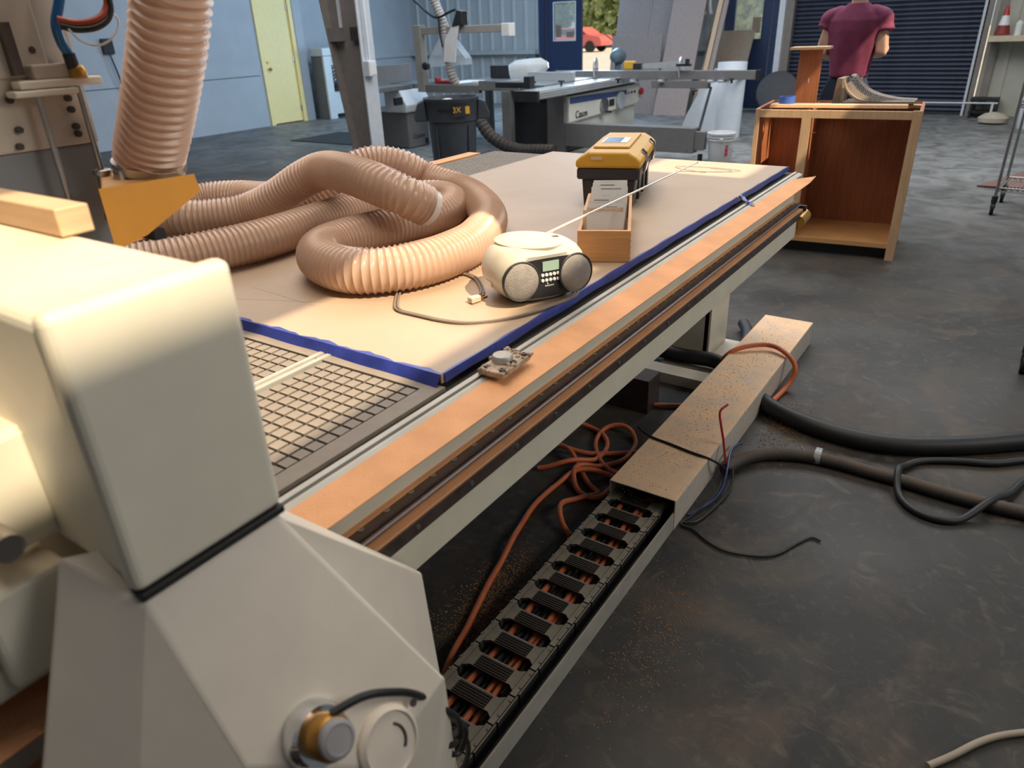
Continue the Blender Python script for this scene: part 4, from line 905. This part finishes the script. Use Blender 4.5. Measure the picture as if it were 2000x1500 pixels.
v2, f2 = bband([(.004, .66), (.012, .74), (.03, .90), (.05, .985), (.065, 1.0), (.082, .985), (.098, .93), (.112, .84), (.122, .72), (.128, .56), (.130, .3)])
MB().add(v2, f2, True).build('body', silver, t)
v2, f2 = bband([(.0, .62), (.006, .66), (.006, .68)], e=3.0); MB().add(v2, f2, True).build('foot', blackp, t)
lid = MB().lathe([(.076, 0), (.078, .006), (.070, .011), (.04, .014), (.001, .0145)], BM @ Vector((-.012, .005, .1215)), n=36, sx=1.15, sy=.9)
ld = lid.build('disc_lid', silver, t)
MB().box(-.009, -.006, .128, .009, .006, .134, BM @ Matrix.Translation((.062, -.02, 0))).build('lid_catch', blackp, ld)
b_ = MB(); nn = 40; V2 = []
for z_off, yy in ((0, -.0895), (0, -.086)):
    for k in range(nn):
        x, z_ = sup(2*PI*k/nn, .142, .045, 3.2); V2.append(BM @ Vector((x, yy-.00*abs(x), .060+z_)))
fp = b_.add(V2, [tuple(range(nn)), tuple(range(nn, 2*nn))[::-1]]+[(k, nn+k, nn+(k+1) % nn, (k+1) % nn) for k in range(nn)]).build('front_panel', blackp, t)
for s_ in (-1, 1):
    c = BM @ Vector((s_*.088, -.0885, .061)); ax = BM.to_3x3() @ Vector((s_*.10, -1, .06))
    sp = MB().lathe([(.047, 0), (.048, .003), (.046, .005), (.044, .004)], c, ax, 36).build('speaker_ring', blackp, t)
    MB().lathe([(.0445, .003), (.040, .006), (.028, .009), (.012, .011), (.001, .0112)], c, ax, 36).build('grille', grille, sp)
MB().box(-.020, -.092, .076, .032, -.089, .098, BM).build('display', lcd, t)
bt = MB().lathe([(.0042, 0), (.0042, .0025), (.003, .0032)], axis=BM.to_3x3() @ Vector((0, -1, 0)), n=12).mesh('button', whitep)
for r_ in range(2):
    for k in range(5): piece('button', bt, t, BM @ Vector((-.020+.0125*k, -.0895, .067-.0125*r_)))
b_ = MB()
for k in range(5): b_.box(-.012+.006*k, -.0905, .040, -.008+.006*k, -.0894, .0425, BM)
b_.sphere(BM @ Vector((-.004, -.090, .046)), .002, 8, 6).build('small_marks', whitep, t)
MB().box(.148, -.02, .055, .152, .02, .068, BM).box(-.152, -.025, .04, -.146, .012, .05, BM).build('side_socket', whitep, t)
a0 = BM @ Vector((.055, .06, .128))
an = MB(); tip = Vector((-.867, 2.35, 1.13)); a0 = Vector((-.93, 1.462, 1.085)); seg = [a0.lerp(tip, k/5) for k in range(6)]
for k in range(5): an.cyl(seg[k], seg[k+1], .0042-.0006*k, 8)
an.sphere(tip, .0035, 8, 6).build('antenna', M('antenna metal', (.72, .63, .52), .3, .5), t)
cord = relax(smooth_path([(-.86, 1.52, .957), (-.825, 1.472, .957), (-.824, 1.428, .957), (-.834, 1.374, .957), (-.848, 1.314, .957), (-.877, 1.254, .957), (-.915, 1.206, .957), (-.959, 1.177, .957), (-1.017, 1.167, .957), (-1.087, 1.167, .957), (-1.137, 1.169, .957), (-1.169, 1.193, .957), (-1.237, 1.285, .957), (-1.229, 1.331, .957), (-1.206, 1.385, .957), (-1.199, 1.441, .957), (-1.173, 1.469, .957), (-1.127, 1.456, .957), (-1.075, 1.412, .957), (-1.035, 1.365, .957), (-1.02, 1.33, .959)], .008), 4)
cdo = MB().tube([p+Vector((.0028, .0028, 0)) for p in cord], .0030, 6).tube([p-Vector((.0028, .0028, 0)) for p in cord], .0030, 6).build('power_cord', M('beige lamp cord', (.20, .155, .115), .6), t)
pm = rotz((-1.016, 1.312, .953), math.radians(70)) @ Matrix.Rotation(PI/2, 4, 'Z')
pl = MB().prism([(-.011, .018), (-.007, -.012), (.007, -.012), (.011, .018)], .001, .016, 'z', pm).build('plug', M('dusty plug', (.62, .50, .40), .5), cdo, bevel=.003)
b_ = MB()
for s_ in (-.006, .006): b_.box(s_-.001, -.030, .005, s_+.001, -.012, .011, pm)
b_.build('prongs', brass, cdo)

# ------------------------------------------------------------------ card drawer with its cards
ca = math.radians(25); CM = rotz((-.8935, 1.7445, .953), ca)
t = thing('card_drawer', 'orange beech card drawer with dovetailed front behind the radio', 'drawer', (-.8935, 1.7445, .953))
fr = MB().box(-.073, 0, 0, .073, .012, .088, CM).build('front', boxwood, t, bevel=.001)
for k in range(5): MB().box(.0725, .001, .008+.016*k, .0745, .0118, .016+.016*k, CM).build('dovetail', wood, fr)
for s_ in (-1, 1): MB().box(s_*.073 if s_ < 0 else .064, .012, 0, -.064 if s_ < 0 else .073, .50, .086, CM).build('side', boxwood, t)
MB().box(-.064, .49, 0, .064, .50, .086, CM).build('back', boxwood, t); MB().box(-.064, .012, 0, .064, .49, .006, CM).build('bottom', boxwood, t)
random.seed(3)
ORD = 'first second third fourth fifth sixth seventh eighth ninth tenth eleventh twelfth thirteenth fourteenth fifteenth sixteenth seventeenth eighteenth nineteenth twentieth twenty-first twenty-second'.split()
for k in range(22):
    y0 = .045+.019*k; wd = .052 if k < 14 else .055; h = .121+.0003*k+random.uniform(-.004, .004); off = random.uniform(-.005, .006)
    if k == 1: off = -.02
    mt = CM @ Matrix.Translation((off*.6, y0, .007)) @ Matrix.Rotation(-.28, 4, 'X')
    kind = paperb if k in (1, 2, 6) else paper
    o = MB().box(-wd, 0, 0, wd, .0012+.0012*(k % 3), h, mt).build('index_card', kind)
    ln = MB()
    for j in range(0 if k in (0, 1) else 1 + (k % 3 == 0)*2): ln.box(-wd+.010+random.uniform(0, .03), -.0006, h-.008-.009*j, -wd+.05+random.uniform(0, .04), -.0002, h-.006-.009*j, mt)
    if ln.v: ln.build('printed_lines', paperd, o)
    tag(o, ('blank white card, foremost in the orange card drawer' if k == 0 else 'buff card poking out left, second in the card drawer' if k == 1 else ('white' if kind is paper else 'buff')+' card in the orange drawer, %s from its front' % ORD[k]), 'card', 'cards in the drawer')
# ------------------------------------------------------------------ toolbox
TM = rotz((-1.1895, 2.3485, .953), math.radians(18)) @ Matrix.Translation((0, .0, 0))
t = thing('toolbox', 'black toolbox with a dusty yellow lid on the fibreboard sheet', 'toolbox', (-1.1895, 2.3485, .953))
MB().prism([(-.088, 0), (.088, 0), (.096, .10), (-.096, .10)], 0, .46, 'y', TM).build('body', charcoal, t, bevel=.006)
MB().box(-.112, -.018, .10, .112, .478, .140, TM).build('rim', charcoal, t, bevel=.008)
for k in range(3): MB().box(.090, .10+.13*k, .01, .099, .14+.13*k, .095, TM).build('rib', charcoal, t)
ld = MB().prism([(-.116, .140), (.116, .140), (.116, .165), (.098, .180), (.070, .196), (-.070, .196), (-.098, .180), (-.116, .165)], -.022, .482, 'y', TM).build('lid', yellow, t, bevel=.010, seg=3)
MB().box(-.065, .05, .1961, .065, .41, .205, TM).build('lid_panel', yellow, ld, bevel=.005)
MB().box(-.048, .13, .2052, .045, .26, .2072, TM).build('label_frame', whitep, ld)
MB().box(-.042, .14, .2073, .020, .25, .2080, TM).build('label_print', saw_blue, ld)
MB().box(-.06, -.024, .170, -.02, -.0222, .180, TM).build('label_tab', paperb, ld)
for k, yy in enumerate((.10, .36)):
    MB().prism([(.100, .186), (.118, .170), (.124, .140), (.118, .108), (.112, .108), (.112, .170)], yy, yy+.05, 'y', TM).build('latch', chrome, t, bevel=.003)
tag(MB().tube([(-1.12+.16*math.sin(k*.55)*(.6+.02*k), 3.16+.07*math.cos(k*.37)*(.7+.02*k), .9535) for k in range(24)], .0008, 4).build('thin_wire', darksteel), 'thin loose wire tangle on the far end of the fibreboard sheet', 'wire')

# ------------------------------------------------------------------ gantry in the foreground
t = thing('router_gantry', 'cream gantry beam with a faceted shield in the foreground, riding on the router table', 'machine', (-.9, .3, .3)); G = t
MB().box(-2.7, .225, 1.085, -.615, .395, 1.355).build('beam', cream, t, bevel=.012, seg=3)
MB().box(-.625, .222, 1.077, -.600, .399, 1.363).build('end_cover', cream, t, bevel=.011, seg=4)
MB().box(-.66, .225, 1.068, -.598, .397, 1.078).build('seal', blackm, t, bevel=.002)
d_, a_ = Vector((-.60, .227, 1.065)), Vector((-.60, .385, 1.071))
T_, R_, S_ = Vector((-.51, .231, .888)), Vector((-.461, .483, .802)), Vector((-.455, .353, .785))
b4, c4 = Vector((-.655, .658, .756)), Vector((-.60, .633, .342))
e4, g4, U4 = Vector((-.67, .196, 1.118)), Vector((-.636, .088, .890)), Vector((-.572, .164, .921))
lo = [Vector((-.50, .22, .36)), Vector((-.47, .36, .30)), Vector((-.60, .62, .25)), Vector((-.66, .10, .30)), Vector((-.57, .15, .33))]
bk = [Vector((-.692, .21, 1.075)), Vector((-.692, .66, .756)), Vector((-.692, .633, .25)), Vector((-.692, .16, .30)), Vector((-.692, .39, 1.075)), Vector((-.692, .17, .96))]
VV = [d_, a_, T_, R_, S_, b4, c4, e4, g4, U4]+lo+bk
FF = [(0, 2, 4, 3, 1), (1, 3, 6, 5), (0, 9, 2), (0, 7, 8, 9), (2, 10, 11, 4), (4, 11, 12, 6, 3), (2, 9, 14, 10), (9, 8, 13, 14), (1, 5, 16, 19), (5, 6, 12, 17, 16), (8, 20, 18, 13), (7, 15, 20, 8), (0, 1, 19, 15, 7), (10, 14, 13, 18, 17, 12, 11)]
sh_ = MB().add(VV, FF).build('shield', cream2, t, bevel=.004, seg=2)
nn = Vector((.891, -.017, .454)).normalized(); kc = Vector((-.497, .305, .868))
MB().lathe([(.037, -.002), (.036, .010), (.032, .018), (.031, .021)], kc, nn, 36).build('steel_collar', chrome, sh_)
MB().lathe([(.0245, .018), (.0245, .040), (.022, .044)], kc, nn, 32).build('brass_ring', brass, sh_)
MB().lathe([(.021, .042), (.0205, .050), (.016, .0525), (.0155, .0515), (.001, .0515)], kc, nn, 32).build('grey_cap', M('grey cap', (.33, .32, .33), .35), sh_)
bc4 = Vector((-.462, .375, .800))
MB().lathe([(.043, -.004), (.042, .004), (.036, .009), (.034, .006), (.001, .0065)], bc4, nn, 36).build('round_boss', cream2, sh_)
uu = nn.cross(Vector((0, 0, 1))).normalized(); vv = uu.cross(nn)
MB().tube([bc4+nn*.007+(-uu*math.cos(a)+vv*math.sin(a))*.021 for a in [k*.16-.9 for k in range(12)]], .0018, 6).build('slot', darksteel, sh_)
MB().lathe([(.005, .001), (.005, .003)], bc4+Vector((0, .046, .02)), nn, 10).build('screw', darksteel, sh_)
cb = relax(smooth_path([kc+nn*.040+vv*.022+Vector((0, .01, 0)), (-.46, .348, .905), (-.455, .38, .883), (-.462, .43, .825), (-.49, .506, .70), (-.515, .556, .612), (-.522, .567, .555), (-.525, .545, .556), (-.525, .525, .588), (-.53, .54, .606), (-.535, .572, .57), (-.54, .60, .52), (-.545, .585, .48), (-.55, .565, .50), (-.55, .59, .525), (-.555, .615, .47), (-.56, .62, .42), (-.57, .60, .36)], .006), 3)
MB().tube(cb, .0048, 8).build('control_cable', blackwire, sh_)
# rear side of the beam: bracket, motor and feed screw, seen at the left edge
MB().box(-1.45, .205, 1.20, -.74, .2255, 1.225).build('flange_strip', cream, t, bevel=.003)
MB().box(-.752, .175, 1.10, -.735, .225, 1.22).build('flange_strip', cream, t, bevel=.003)
MB().box(-1.4, .10, 1.16, -.80, .2245, 1.185).build('bracket_plate', cream, t, bevel=.004)
MB().box(-1.0, .155, .944, -.805, .26, .962).build('carriage_plate', whitep, t, bevel=.003)
MB().cyl((-1.05, .15, .985), (-.82, .19, .975), .012, 12).build('tie_rod', lipm, t)
MB().lathe([(.035, 0), (.045, .02), (.045, .16), (.03, .17), (.03, .22)], (-.94, .12, 1.03), (1, 0, 0), 24).build('motor', beige, t)
MB().box(-1.2, .06, .96, -.72, .20, 1.0).build('motor_mount', cream, t, bevel=.006)
MB().cyl((-1.4, .17, 1.13), (-.70, .17, 1.13), .014, 14).build('feed_screw', steel, t)
MB().box(-.78, .13, .98, -.70, .21, 1.09).build('bearing_block', cream, t, bevel=.006)
MB().box(-.86, .0, .9352, -.72, .06, .99).cyl((-.86, .03, 1.0), (-.72, .03, 1.0), .02, 14).build('rail_carriage', cream, t, bevel=.005)
MB().box(-.82, .20, .95, -.66, .385, 1.066).build('upright_core', beige, t)
tag(MB().box(-1.30, .372, 1.3565, -.868, .410, 1.388, ).build('wood_block', wood, bevel=.002), 'short dusty wooden batten lying on top of the cream gantry beam', 'batten')

# ------------------------------------------------------------------ spindle head hung on the far face of the gantry
t = thing('spindle_head', 'dusty spindle head with guide rods and an orange dust shoe at the upper left', 'machine', (-1.45, .55, 1.2))
MB().box(-1.62, .40, 1.395, -1.352, .69, 1.95).build('z_plate', spindle_p, t, bevel=.004)
MB().box(-1.60, .41, 1.10, -1.356, .688, 1.395).build('spindle_motor', greymetal, t, bevel=.006)
MB().box(-1.365, .40, 1.505, -1.345, .64, 1.95).build('cover_plate', spindle_p, t, bevel=.004)
b_ = MB()
for y_, z_ in ((.675, 1.47), (.675, 1.452), (.675, 1.425), (.675, 1.413), (.585, 1.475), (.585, 1.43), (.578, 1.405), (.64, 1.545)): b_.cyl((-1.352, y_-.02, z_), (-1.344, y_-.02, z_), .0055, 10)
b_.build('bolt', darksteel, t)
MB().box(-1.345, .572, 1.489, -1.315, .705, 1.502).box(-1.345, .56, 1.478, -1.312, .66, 1.488).build('rod_bracket', cream, t, bevel=.003)
MB().box(-1.345, .60, 1.502, -1.32, .66, 1.524).build('bracket_block', spindle_p, t, bevel=.003)
for y_ in (.597, .664):
    MB().cyl((-1.322, y_, 1.335 if y_ > .62 else 1.30), (-1.322, y_, 1.49), .0048, 12).build('guide_rod', steel, t)
MB().box(-1.34, .575, 1.51, -1.325, .590, 1.585).build('slotted_bar', darksteel, t)
MB().cyl((-1.322, .664, 1.285), (-1.322, .664, 1.352), .011, 16).lathe([(.015, .06), (.015, .067), (.013, .069)], (-1.322, .664, 1.285), n=16).build('cylinder', steel, t)
MB().lathe([(.020, 0), (.020, .008), (.014, .010), (.014, .022), (.018, .024), (.018, .03)], (-1.322, .668, 1.268), n=20).build('rod_end', brass, t)
MB().lathe([(.014, 0), (.014, .012), (.009, .018)], (-1.318, .668, 1.502), n=16).build('fitting', brass, t)
MB().cyl((-1.318, .664, 1.514), (-1.318, .662, 1.538), .010, 14).build('coupling', blackp, t)
MB().tube(smooth_path([(-1.318, .662, 1.536), (-1.316, .654, 1.555), (-1.312, .652, 1.58), (-1.308, .664, 1.61), (-1.306, .680, 1.65), (-1.306, .70, 1.72)], .006), .0078, 12).build('blue_air_hose', M('blue air hose', (.015, .14, .38), .3), t)
def drape(z0, r_, nm, mt_, dx):
    MB().tube(smooth_path([(-1.27+dx, .635, 1.586+z0), (-1.26+dx, .655, 1.580+z0), (-1.25+dx, .682, 1.583+z0), (-1.25+dx, .705, 1.598+z0), (-1.25+dx, .712, 1.63+z0), (-1.25+dx, .71, 1.75)], .005), r_, 10).build(nm, mt_, t)
drape(0, .0058, 'red_cable', M('orange red sleeve', (.42, .07, .03), .5), 0); drape(-.009, .005, 'black_cable', blackwire, .004)
MB().tube(smooth_path([(-1.25, .638, 1.572), (-1.25, .653, 1.554), (-1.25, .68, 1.548), (-1.25, .709, 1.562), (-1.25, .721, 1.583), (-1.25, .710, 1.596)], .005), .0016, 6).build('white_tube', whitep, t)
fp_ = [(.585, 1.343), (.748, 1.338), (.752, 1.312), (.640, 1.262), (.585, 1.250)]
bp_ = [(max(.668, y_), z_) for y_, z_ in fp_]
sh2 = MB().add([(-1.185, y_, z_) for y_, z_ in fp_]+[(-1.34, y_, z_) for y_, z_ in bp_], [(0, 1, 2, 3, 4)[::-1], (5, 6, 7, 8, 9)]+[(i, (i+1) % 5, 5+(i+1) % 5, 5+i)[::-1] for i in range(5)]).build('dust_shoe', orangep, t, bevel=.003)
MB().lathe([(.050, 0), (.050, .02)], (-1.268, .715, 1.335), n=28).build('hose_spigot', orangep, sh2)
MB().box(-1.30, .655, 1.245, -1.19, .675, 1.262).build('brush_skirt', blackm, sh2)

# ------------------------------------------------------------------ cable trough, cover and drag chain on the floor
t = thing('cable_trough', 'beige floor trough with a sawdust covered lid beside the router table', 'trough', (-.81, 1.8, 0))
MB().box(-.935, -.4, 0, -.69, 3.72, .004).build('trough_floor', blackp, t)
MB().box(-.693, -.4, .0, -.688, 3.72, .070).build('outer_wall', M('beige trough side', (.36, .34, .30), .5, dust=.4), t)
b_ = MB().box(-.930, 1.90, .117, -.686, 3.725, .121).box(-.690, 1.90, .0, -.6855, 3.725, .1165).box(-.930, 1.90, .0, -.926, 3.725, .1165)
b_.build('trough_lid', traym, t, bevel=.0015)
t = thing('drag_chain', 'dusty black cable drag chain lying in the floor trough', 'chain', (-.82, 1.3, .005))
lk = MB()
for s_ in (-1, 1):
    lk.box(s_*.104-.010, -.048, .002, s_*.104+.010, .042, .062).box(s_*.1155-.003, -.034, .006, s_*.1155+.003, .054, .056)
    for yy in (-.018, .030): lk.box(s_*.112-.004, yy-.004, .0615, s_*.112+.003, yy+.004, .064)
    for p0, p1, p2 in (((.094, .024), (.074, .024), (.094, .036)), ((.094, -.024), (.074, -.024), (.094, -.036))):
        tri = [(s_*q[0], q[1]) for q in (p0, p1, p2)]
        lk.prism(tri, .050, .060, 'z')
lk.box(-.094, -.024, .050, .094, .024, .060).box(-.094, -.024, .002, .094, .024, .008)
for q_ in lk.v: q_.x *= .85
lkm = lk.mesh('link', link_m)
pd = MB()
pd.box(-.050, -.022, .060, .050, .018, .0612)
for k in range(5): pd.box(-.050, -.021+.0080*k, .0612, .050, -.0165+.0080*k, .0635)
pdm = pd.mesh('ribbed_pad', ribbed)
for k in range(17):
    y = 1.905-.0945*k
    l_ = piece('link', lkm, t, (-.830, y, .004)); piece('ribbed_pad', pdm, l_, (-.830, y, .004))
for k, (x_, mt_, r_) in enumerate(((-.880, orange_h, .010), (-.854, blackwire, .008), (-.834, blackwire, .006), (-.812, orange_h, .009), (-.794, orange_h, .008), (-.774, conduit_m, .009), (-.900, blackwire, .008), (-.756, blackwire, .006))):
    pth = [(x_+.004*math.sin(i*.5+k), 1.98-.06*i, .036+.004*math.sin(i*.8+k*2)) for i in range(42)]
    tag(MB().tube(pth, r_, 8).build('chain_cable', mt_), ('orange', 'black', 'thin black', 'second orange', 'thin orange', 'dusty black', 'black edge', 'thin black edge')[k]+' cable running inside the drag chain, number %s from its left side' % ('two', 'three', 'four', 'five', 'six', 'seven', 'one', 'eight')[k], 'cable')
dst = M('floor sawdust', (.30, .165, .085), .95, var=.2)
def crumbs(n, cx, cy, sx, sy, nm, label, mat=dst, z=0.0, smin=.0012, smax=.004):
    b_ = MB()
    for _ in range(n):
        s = random.uniform(smin, smax); x = random.gauss(cx, sx); y = random.gauss(cy, sy)
        b_.add([(x-s, y-s*.6, z), (x+s, y-s*.3, z), (x+s*.3, y+s, z), (x, y, z+s*.9)], [(2, 1, 0), (0, 1, 3), (1, 2, 3), (2, 0, 3)])
    o = b_.build(nm, mat); o['kind'] = 'stuff'; tag(o, label, 'sawdust'); return o
crumbs(2500, -1.02, 1.30, .055, .13, 'sawdust_drift', 'sawdust drift on the floor beside the drag chain')
crumbs(900, -.55, 1.45, .06, .16, 'sawdust_drift', 'thin sawdust scatter on the floor right of the trough')
crumbs(900, -.56, 2.75, .05, .14, 'sawdust_drift', 'sawdust scatter on the floor by the thick black hose')
crumbs(900, -.81, 2.75, .06, .5, 'sawdust_grains', 'sawdust grains lying on the trough lid', z=.1212, smin=.001, smax=.0025)

# ------------------------------------------------------------------ hoses and cables on the floor
def cable(name, pts, r_, mat, label, cat='cable', n=10, k=4, lift=None):
    p = relax(smooth_path(pts, max(.006, r_*.9)), k)
    if lift: p = [q+Vector((0, 0, lift*max(0, math.sin(i*.11))**2)) for i, q in enumerate(p)]
    return tag(MB().tube(p, r_, n).build(name, mat), label, cat)
OR = [(-.937, .935), (-.965, 1.034), (-1.019, 1.199), (-1.069, 1.372), (-1.103, 1.537), (-1.139, 1.654), (-1.162, 1.803), (-1.144, 1.981), (-1.08, 2.053), (-1.024, 2.073), (-.981, 2.06), (-.975, 1.997), (-.983, 1.925), (-1.03, 1.908), (-1.094, 1.945), (-1.138, 2.018), (-1.128, 2.073), (-1.074, 2.112), (-1.022, 2.185), (-1.018, 2.269), (-1.037, 2.349), (-1.091, 2.405), (-1.153, 2.402), (-1.193, 2.354), (-1.178, 2.266), (-1.138, 2.198), (-1.077, 2.132), (-1.00, 2.09), (-.96, 2.08)]
cable('air_hose', [(x, y, .011) for x, y in OR], .0098, orange_h, 'long orange air hose looped on the floor between table and trough', 'hose', lift=.02)
cable('air_hose', [(x, y, .012) for x, y in [(-.961, 1.681), (-1.018, 1.716), (-1.057, 1.772), (-1.062, 1.84), (-1.032, 1.9), (-.995, 1.945), (-1.061, 1.985), (-1.154, 2.072), (-1.222, 2.118), (-1.30, 2.121), (-1.42, 2.08)]], .0098, orange_h, 'orange air hose bending out beside the first chain links', 'hose', lift=.03)
cable('air_hose', [(x, y, .011) for x, y in [(-1.278, 1.976), (-1.196, 2.032), (-1.142, 2.1), (-1.111, 2.154), (-1.115, 2.242), (-1.155, 2.311), (-1.214, 2.349), (-1.281, 2.352), (-1.36, 2.30)]], .0098, orange_h, 'orange air hose curling back under the table beam', 'hose', lift=.025)
cable('air_hose', [(x, y, .011) for x, y in [(-1.38, 2.17), (-1.30, 2.155), (-1.229, 2.143), (-1.139, 2.179), (-1.059, 2.229), (-.99, 2.28), (-.96, 2.31)]], .0098, orange_h, 'straight orange air hose run crossing behind the loops', 'hose', lift=.015)
cable('air_hose', [(-1.45, 2.66, .012), (-1.311, 2.649, .012), (-1.207, 2.646, .012), (-1.097, 2.681, .012), (-.99, 2.735, .012), (-.95, 2.76, .012)], .0098, orange_h, 'dark orange air hose under the table behind the trough', 'hose')
cable('air_hose', [(-.975, 3.05, .012), (-.972, 3.125, .03), (-.947, 3.131, .10), (-.903, 3.176, .137), (-.833, 3.245, .146), (-.763, 3.27, .146), (-.691, 3.227, .140), (-.636, 3.189, .11), (-.63, 3.168, .06), (-.646, 3.13, .02), (-.655, 3.06, .012), (-.665, 2.96, .012), (-.675, 2.88, .012)], .0115, orange_h, 'orange air hose arched over the far end of the trough lid', 'hose')
cable('thick_hose', [(-1.6, 3.05, .04), (-1.40, 3.16, .045), (-1.262, 3.174, .048), (-1.137, 3.136, .06), (-.991, 3.163, .06), (-.854, 3.056, .045), (-.685, 2.889, .04), (-.555, 2.815, .038), (-.423, 2.778, .038), (-.266, 2.767, .038), (-.124, 2.801, .038), (.025, 2.885, .038), (.155, 2.979, .038), (.30, 3.10, .038), (.55, 3.28, .038), (.9, 3.4, .038), (1.5, 3.45, .038)], .036, blackm, 'thick black hose running across the floor under the trough lid', 'hose', n=18)
cable('thick_hose', [(-1.05, 3.75, .04), (-1.0, 3.66, .04), (-.96, 3.55, .04), (-.94, 3.4, .04), (-.95, 3.3, .04)], .030, blackm, 'black hose behind the table leg near the far trough end', 'hose', n=14)
cd_o = cable('conduit', [(-.650, 2.30, .030), (-.624, 2.40, .026), (-.563, 2.486, .025), (-.479, 2.536, .025), (-.391, 2.566, .025), (-.299, 2.571, .025), (-.191, 2.566, .025), (-.088, 2.565, .025), (.06, 2.554, .025), (.183, 2.558, .025), (.36, 2.57, .025), (.8, 2.62, .025), (1.5, 2.75, .025)], .0235, conduit_m, 'dusty black conduit lying on the floor beside the trough', 'conduit', n=16)
MB().lathe([(.025, -.012), (.0255, -.012), (.0255, .012), (.025, .012)], (-.380, 2.568, .0253), (1, .1, 0), 20).box(-.39, 2.555, .050, -.368, 2.585, .062).build('clear_clip', clearp, cd_o)
cable('loop_cable', [(1.1, 3.25, .015), (.7, 3.18, .015), (.42, 3.05, .015), (.293, 2.97, .015), (.182, 2.875, .015), (.069, 2.828, .015), (-.044, 2.761, .015), (-.094, 2.682, .018), (-.106, 2.588, .052), (-.09, 2.503, .02), (-.054, 2.435, .014), (.001, 2.4, .014), (.063, 2.398, .014), (.119, 2.439, .014), (.186, 2.546, .05), (.24, 2.673, .02), (.297, 2.829, .014), (.42, 2.95, .015), (.7, 3.0, .014), (1.2, 2.95, .014)], .0125, blackm, 'black cable making a wide loop on the floor over the conduit', n=12)
cable('black_wire', [(-.64, 2.25, .03), (-.63, 2.15, .02), (-.66, 2.0, .008), (-.677, 1.937, .006), (-.63, 1.933, .006), (-.569, 1.897, .006), (-.511, 1.881, .006), (-.448, 1.891, .006), (-.385, 1.919, .006), (-.349, 1.961, .006), (-.319, 2.029, .006), (-.29, 2.086, .006), (-.271, 2.097, .006), (-.255, 2.088, .006)], .0042, blackwire, 'long thin black wire snaking over the dark floor', n=8)
cable('black_wire', [(-.985, 2.245, .150), (-.956, 2.239, .135), (-.916, 2.232, .126), (-.839, 2.221, .126), (-.752, 2.205, .126), (-.683, 2.203, .122), (-.645, 2.232, .09), (-.640, 2.270, .05), (-.645, 2.31, .03)], .0048, blackwire, 'black wire lying across the sawdust covered trough lid', n=8)
cable('red_wire', [(-.693, 2.395, .253), (-.699, 2.376, .25), (-.706, 2.348, .24), (-.69, 2.327, .2), (-.674, 2.324, .14), (-.655, 2.30, .09), (-.648, 2.31, .035)], .0046, redwire, 'red wire standing up from the conduit end', n=8)
cable('blue_wire', [(-.640, 2.46, .065), (-.654, 2.446, .064), (-.662, 2.404, .06), (-.650, 2.34, .06), (-.632, 2.267, .05), (-.619, 2.193, .03), (-.625, 2.122, .015), (-.651, 2.043, .010), (-.675, 1.99, .008)], .0048, bluewire, 'blue wire hooked over beside the red wire', n=8)
cable('black_wire', [(-.645, 2.33, .035), (-.625, 2.307, .04), (-.606, 2.258, .03), (-.598, 2.18, .012), (-.613, 2.066, .009), (-.635, 1.977, .008), (-.675, 1.944, .007)], .0048, blackwire, 'short black wire bending down beside the blue wire', n=8)
cable('pale_cord', [(.14, 1.39, .009), (.183, 1.448, .009), (.229, 1.517, .009), (.277, 1.571, .009), (.35, 1.63, .009), (.45, 1.70, .009), (.7, 1.80, .009), (1.1, 1.85, .009)], .008, M('pale cord', (.30, .25, .19), .7), 'pale cord on the floor at the lower right', 'cord')
cable('thin_rod', [(-.46, 2.66, .004), (-.42, 2.615, .004), (-.385, 2.585, .052)], .0015, wood, 'thin straw coloured sliver leaning on the conduit', 'sliver', n=5)
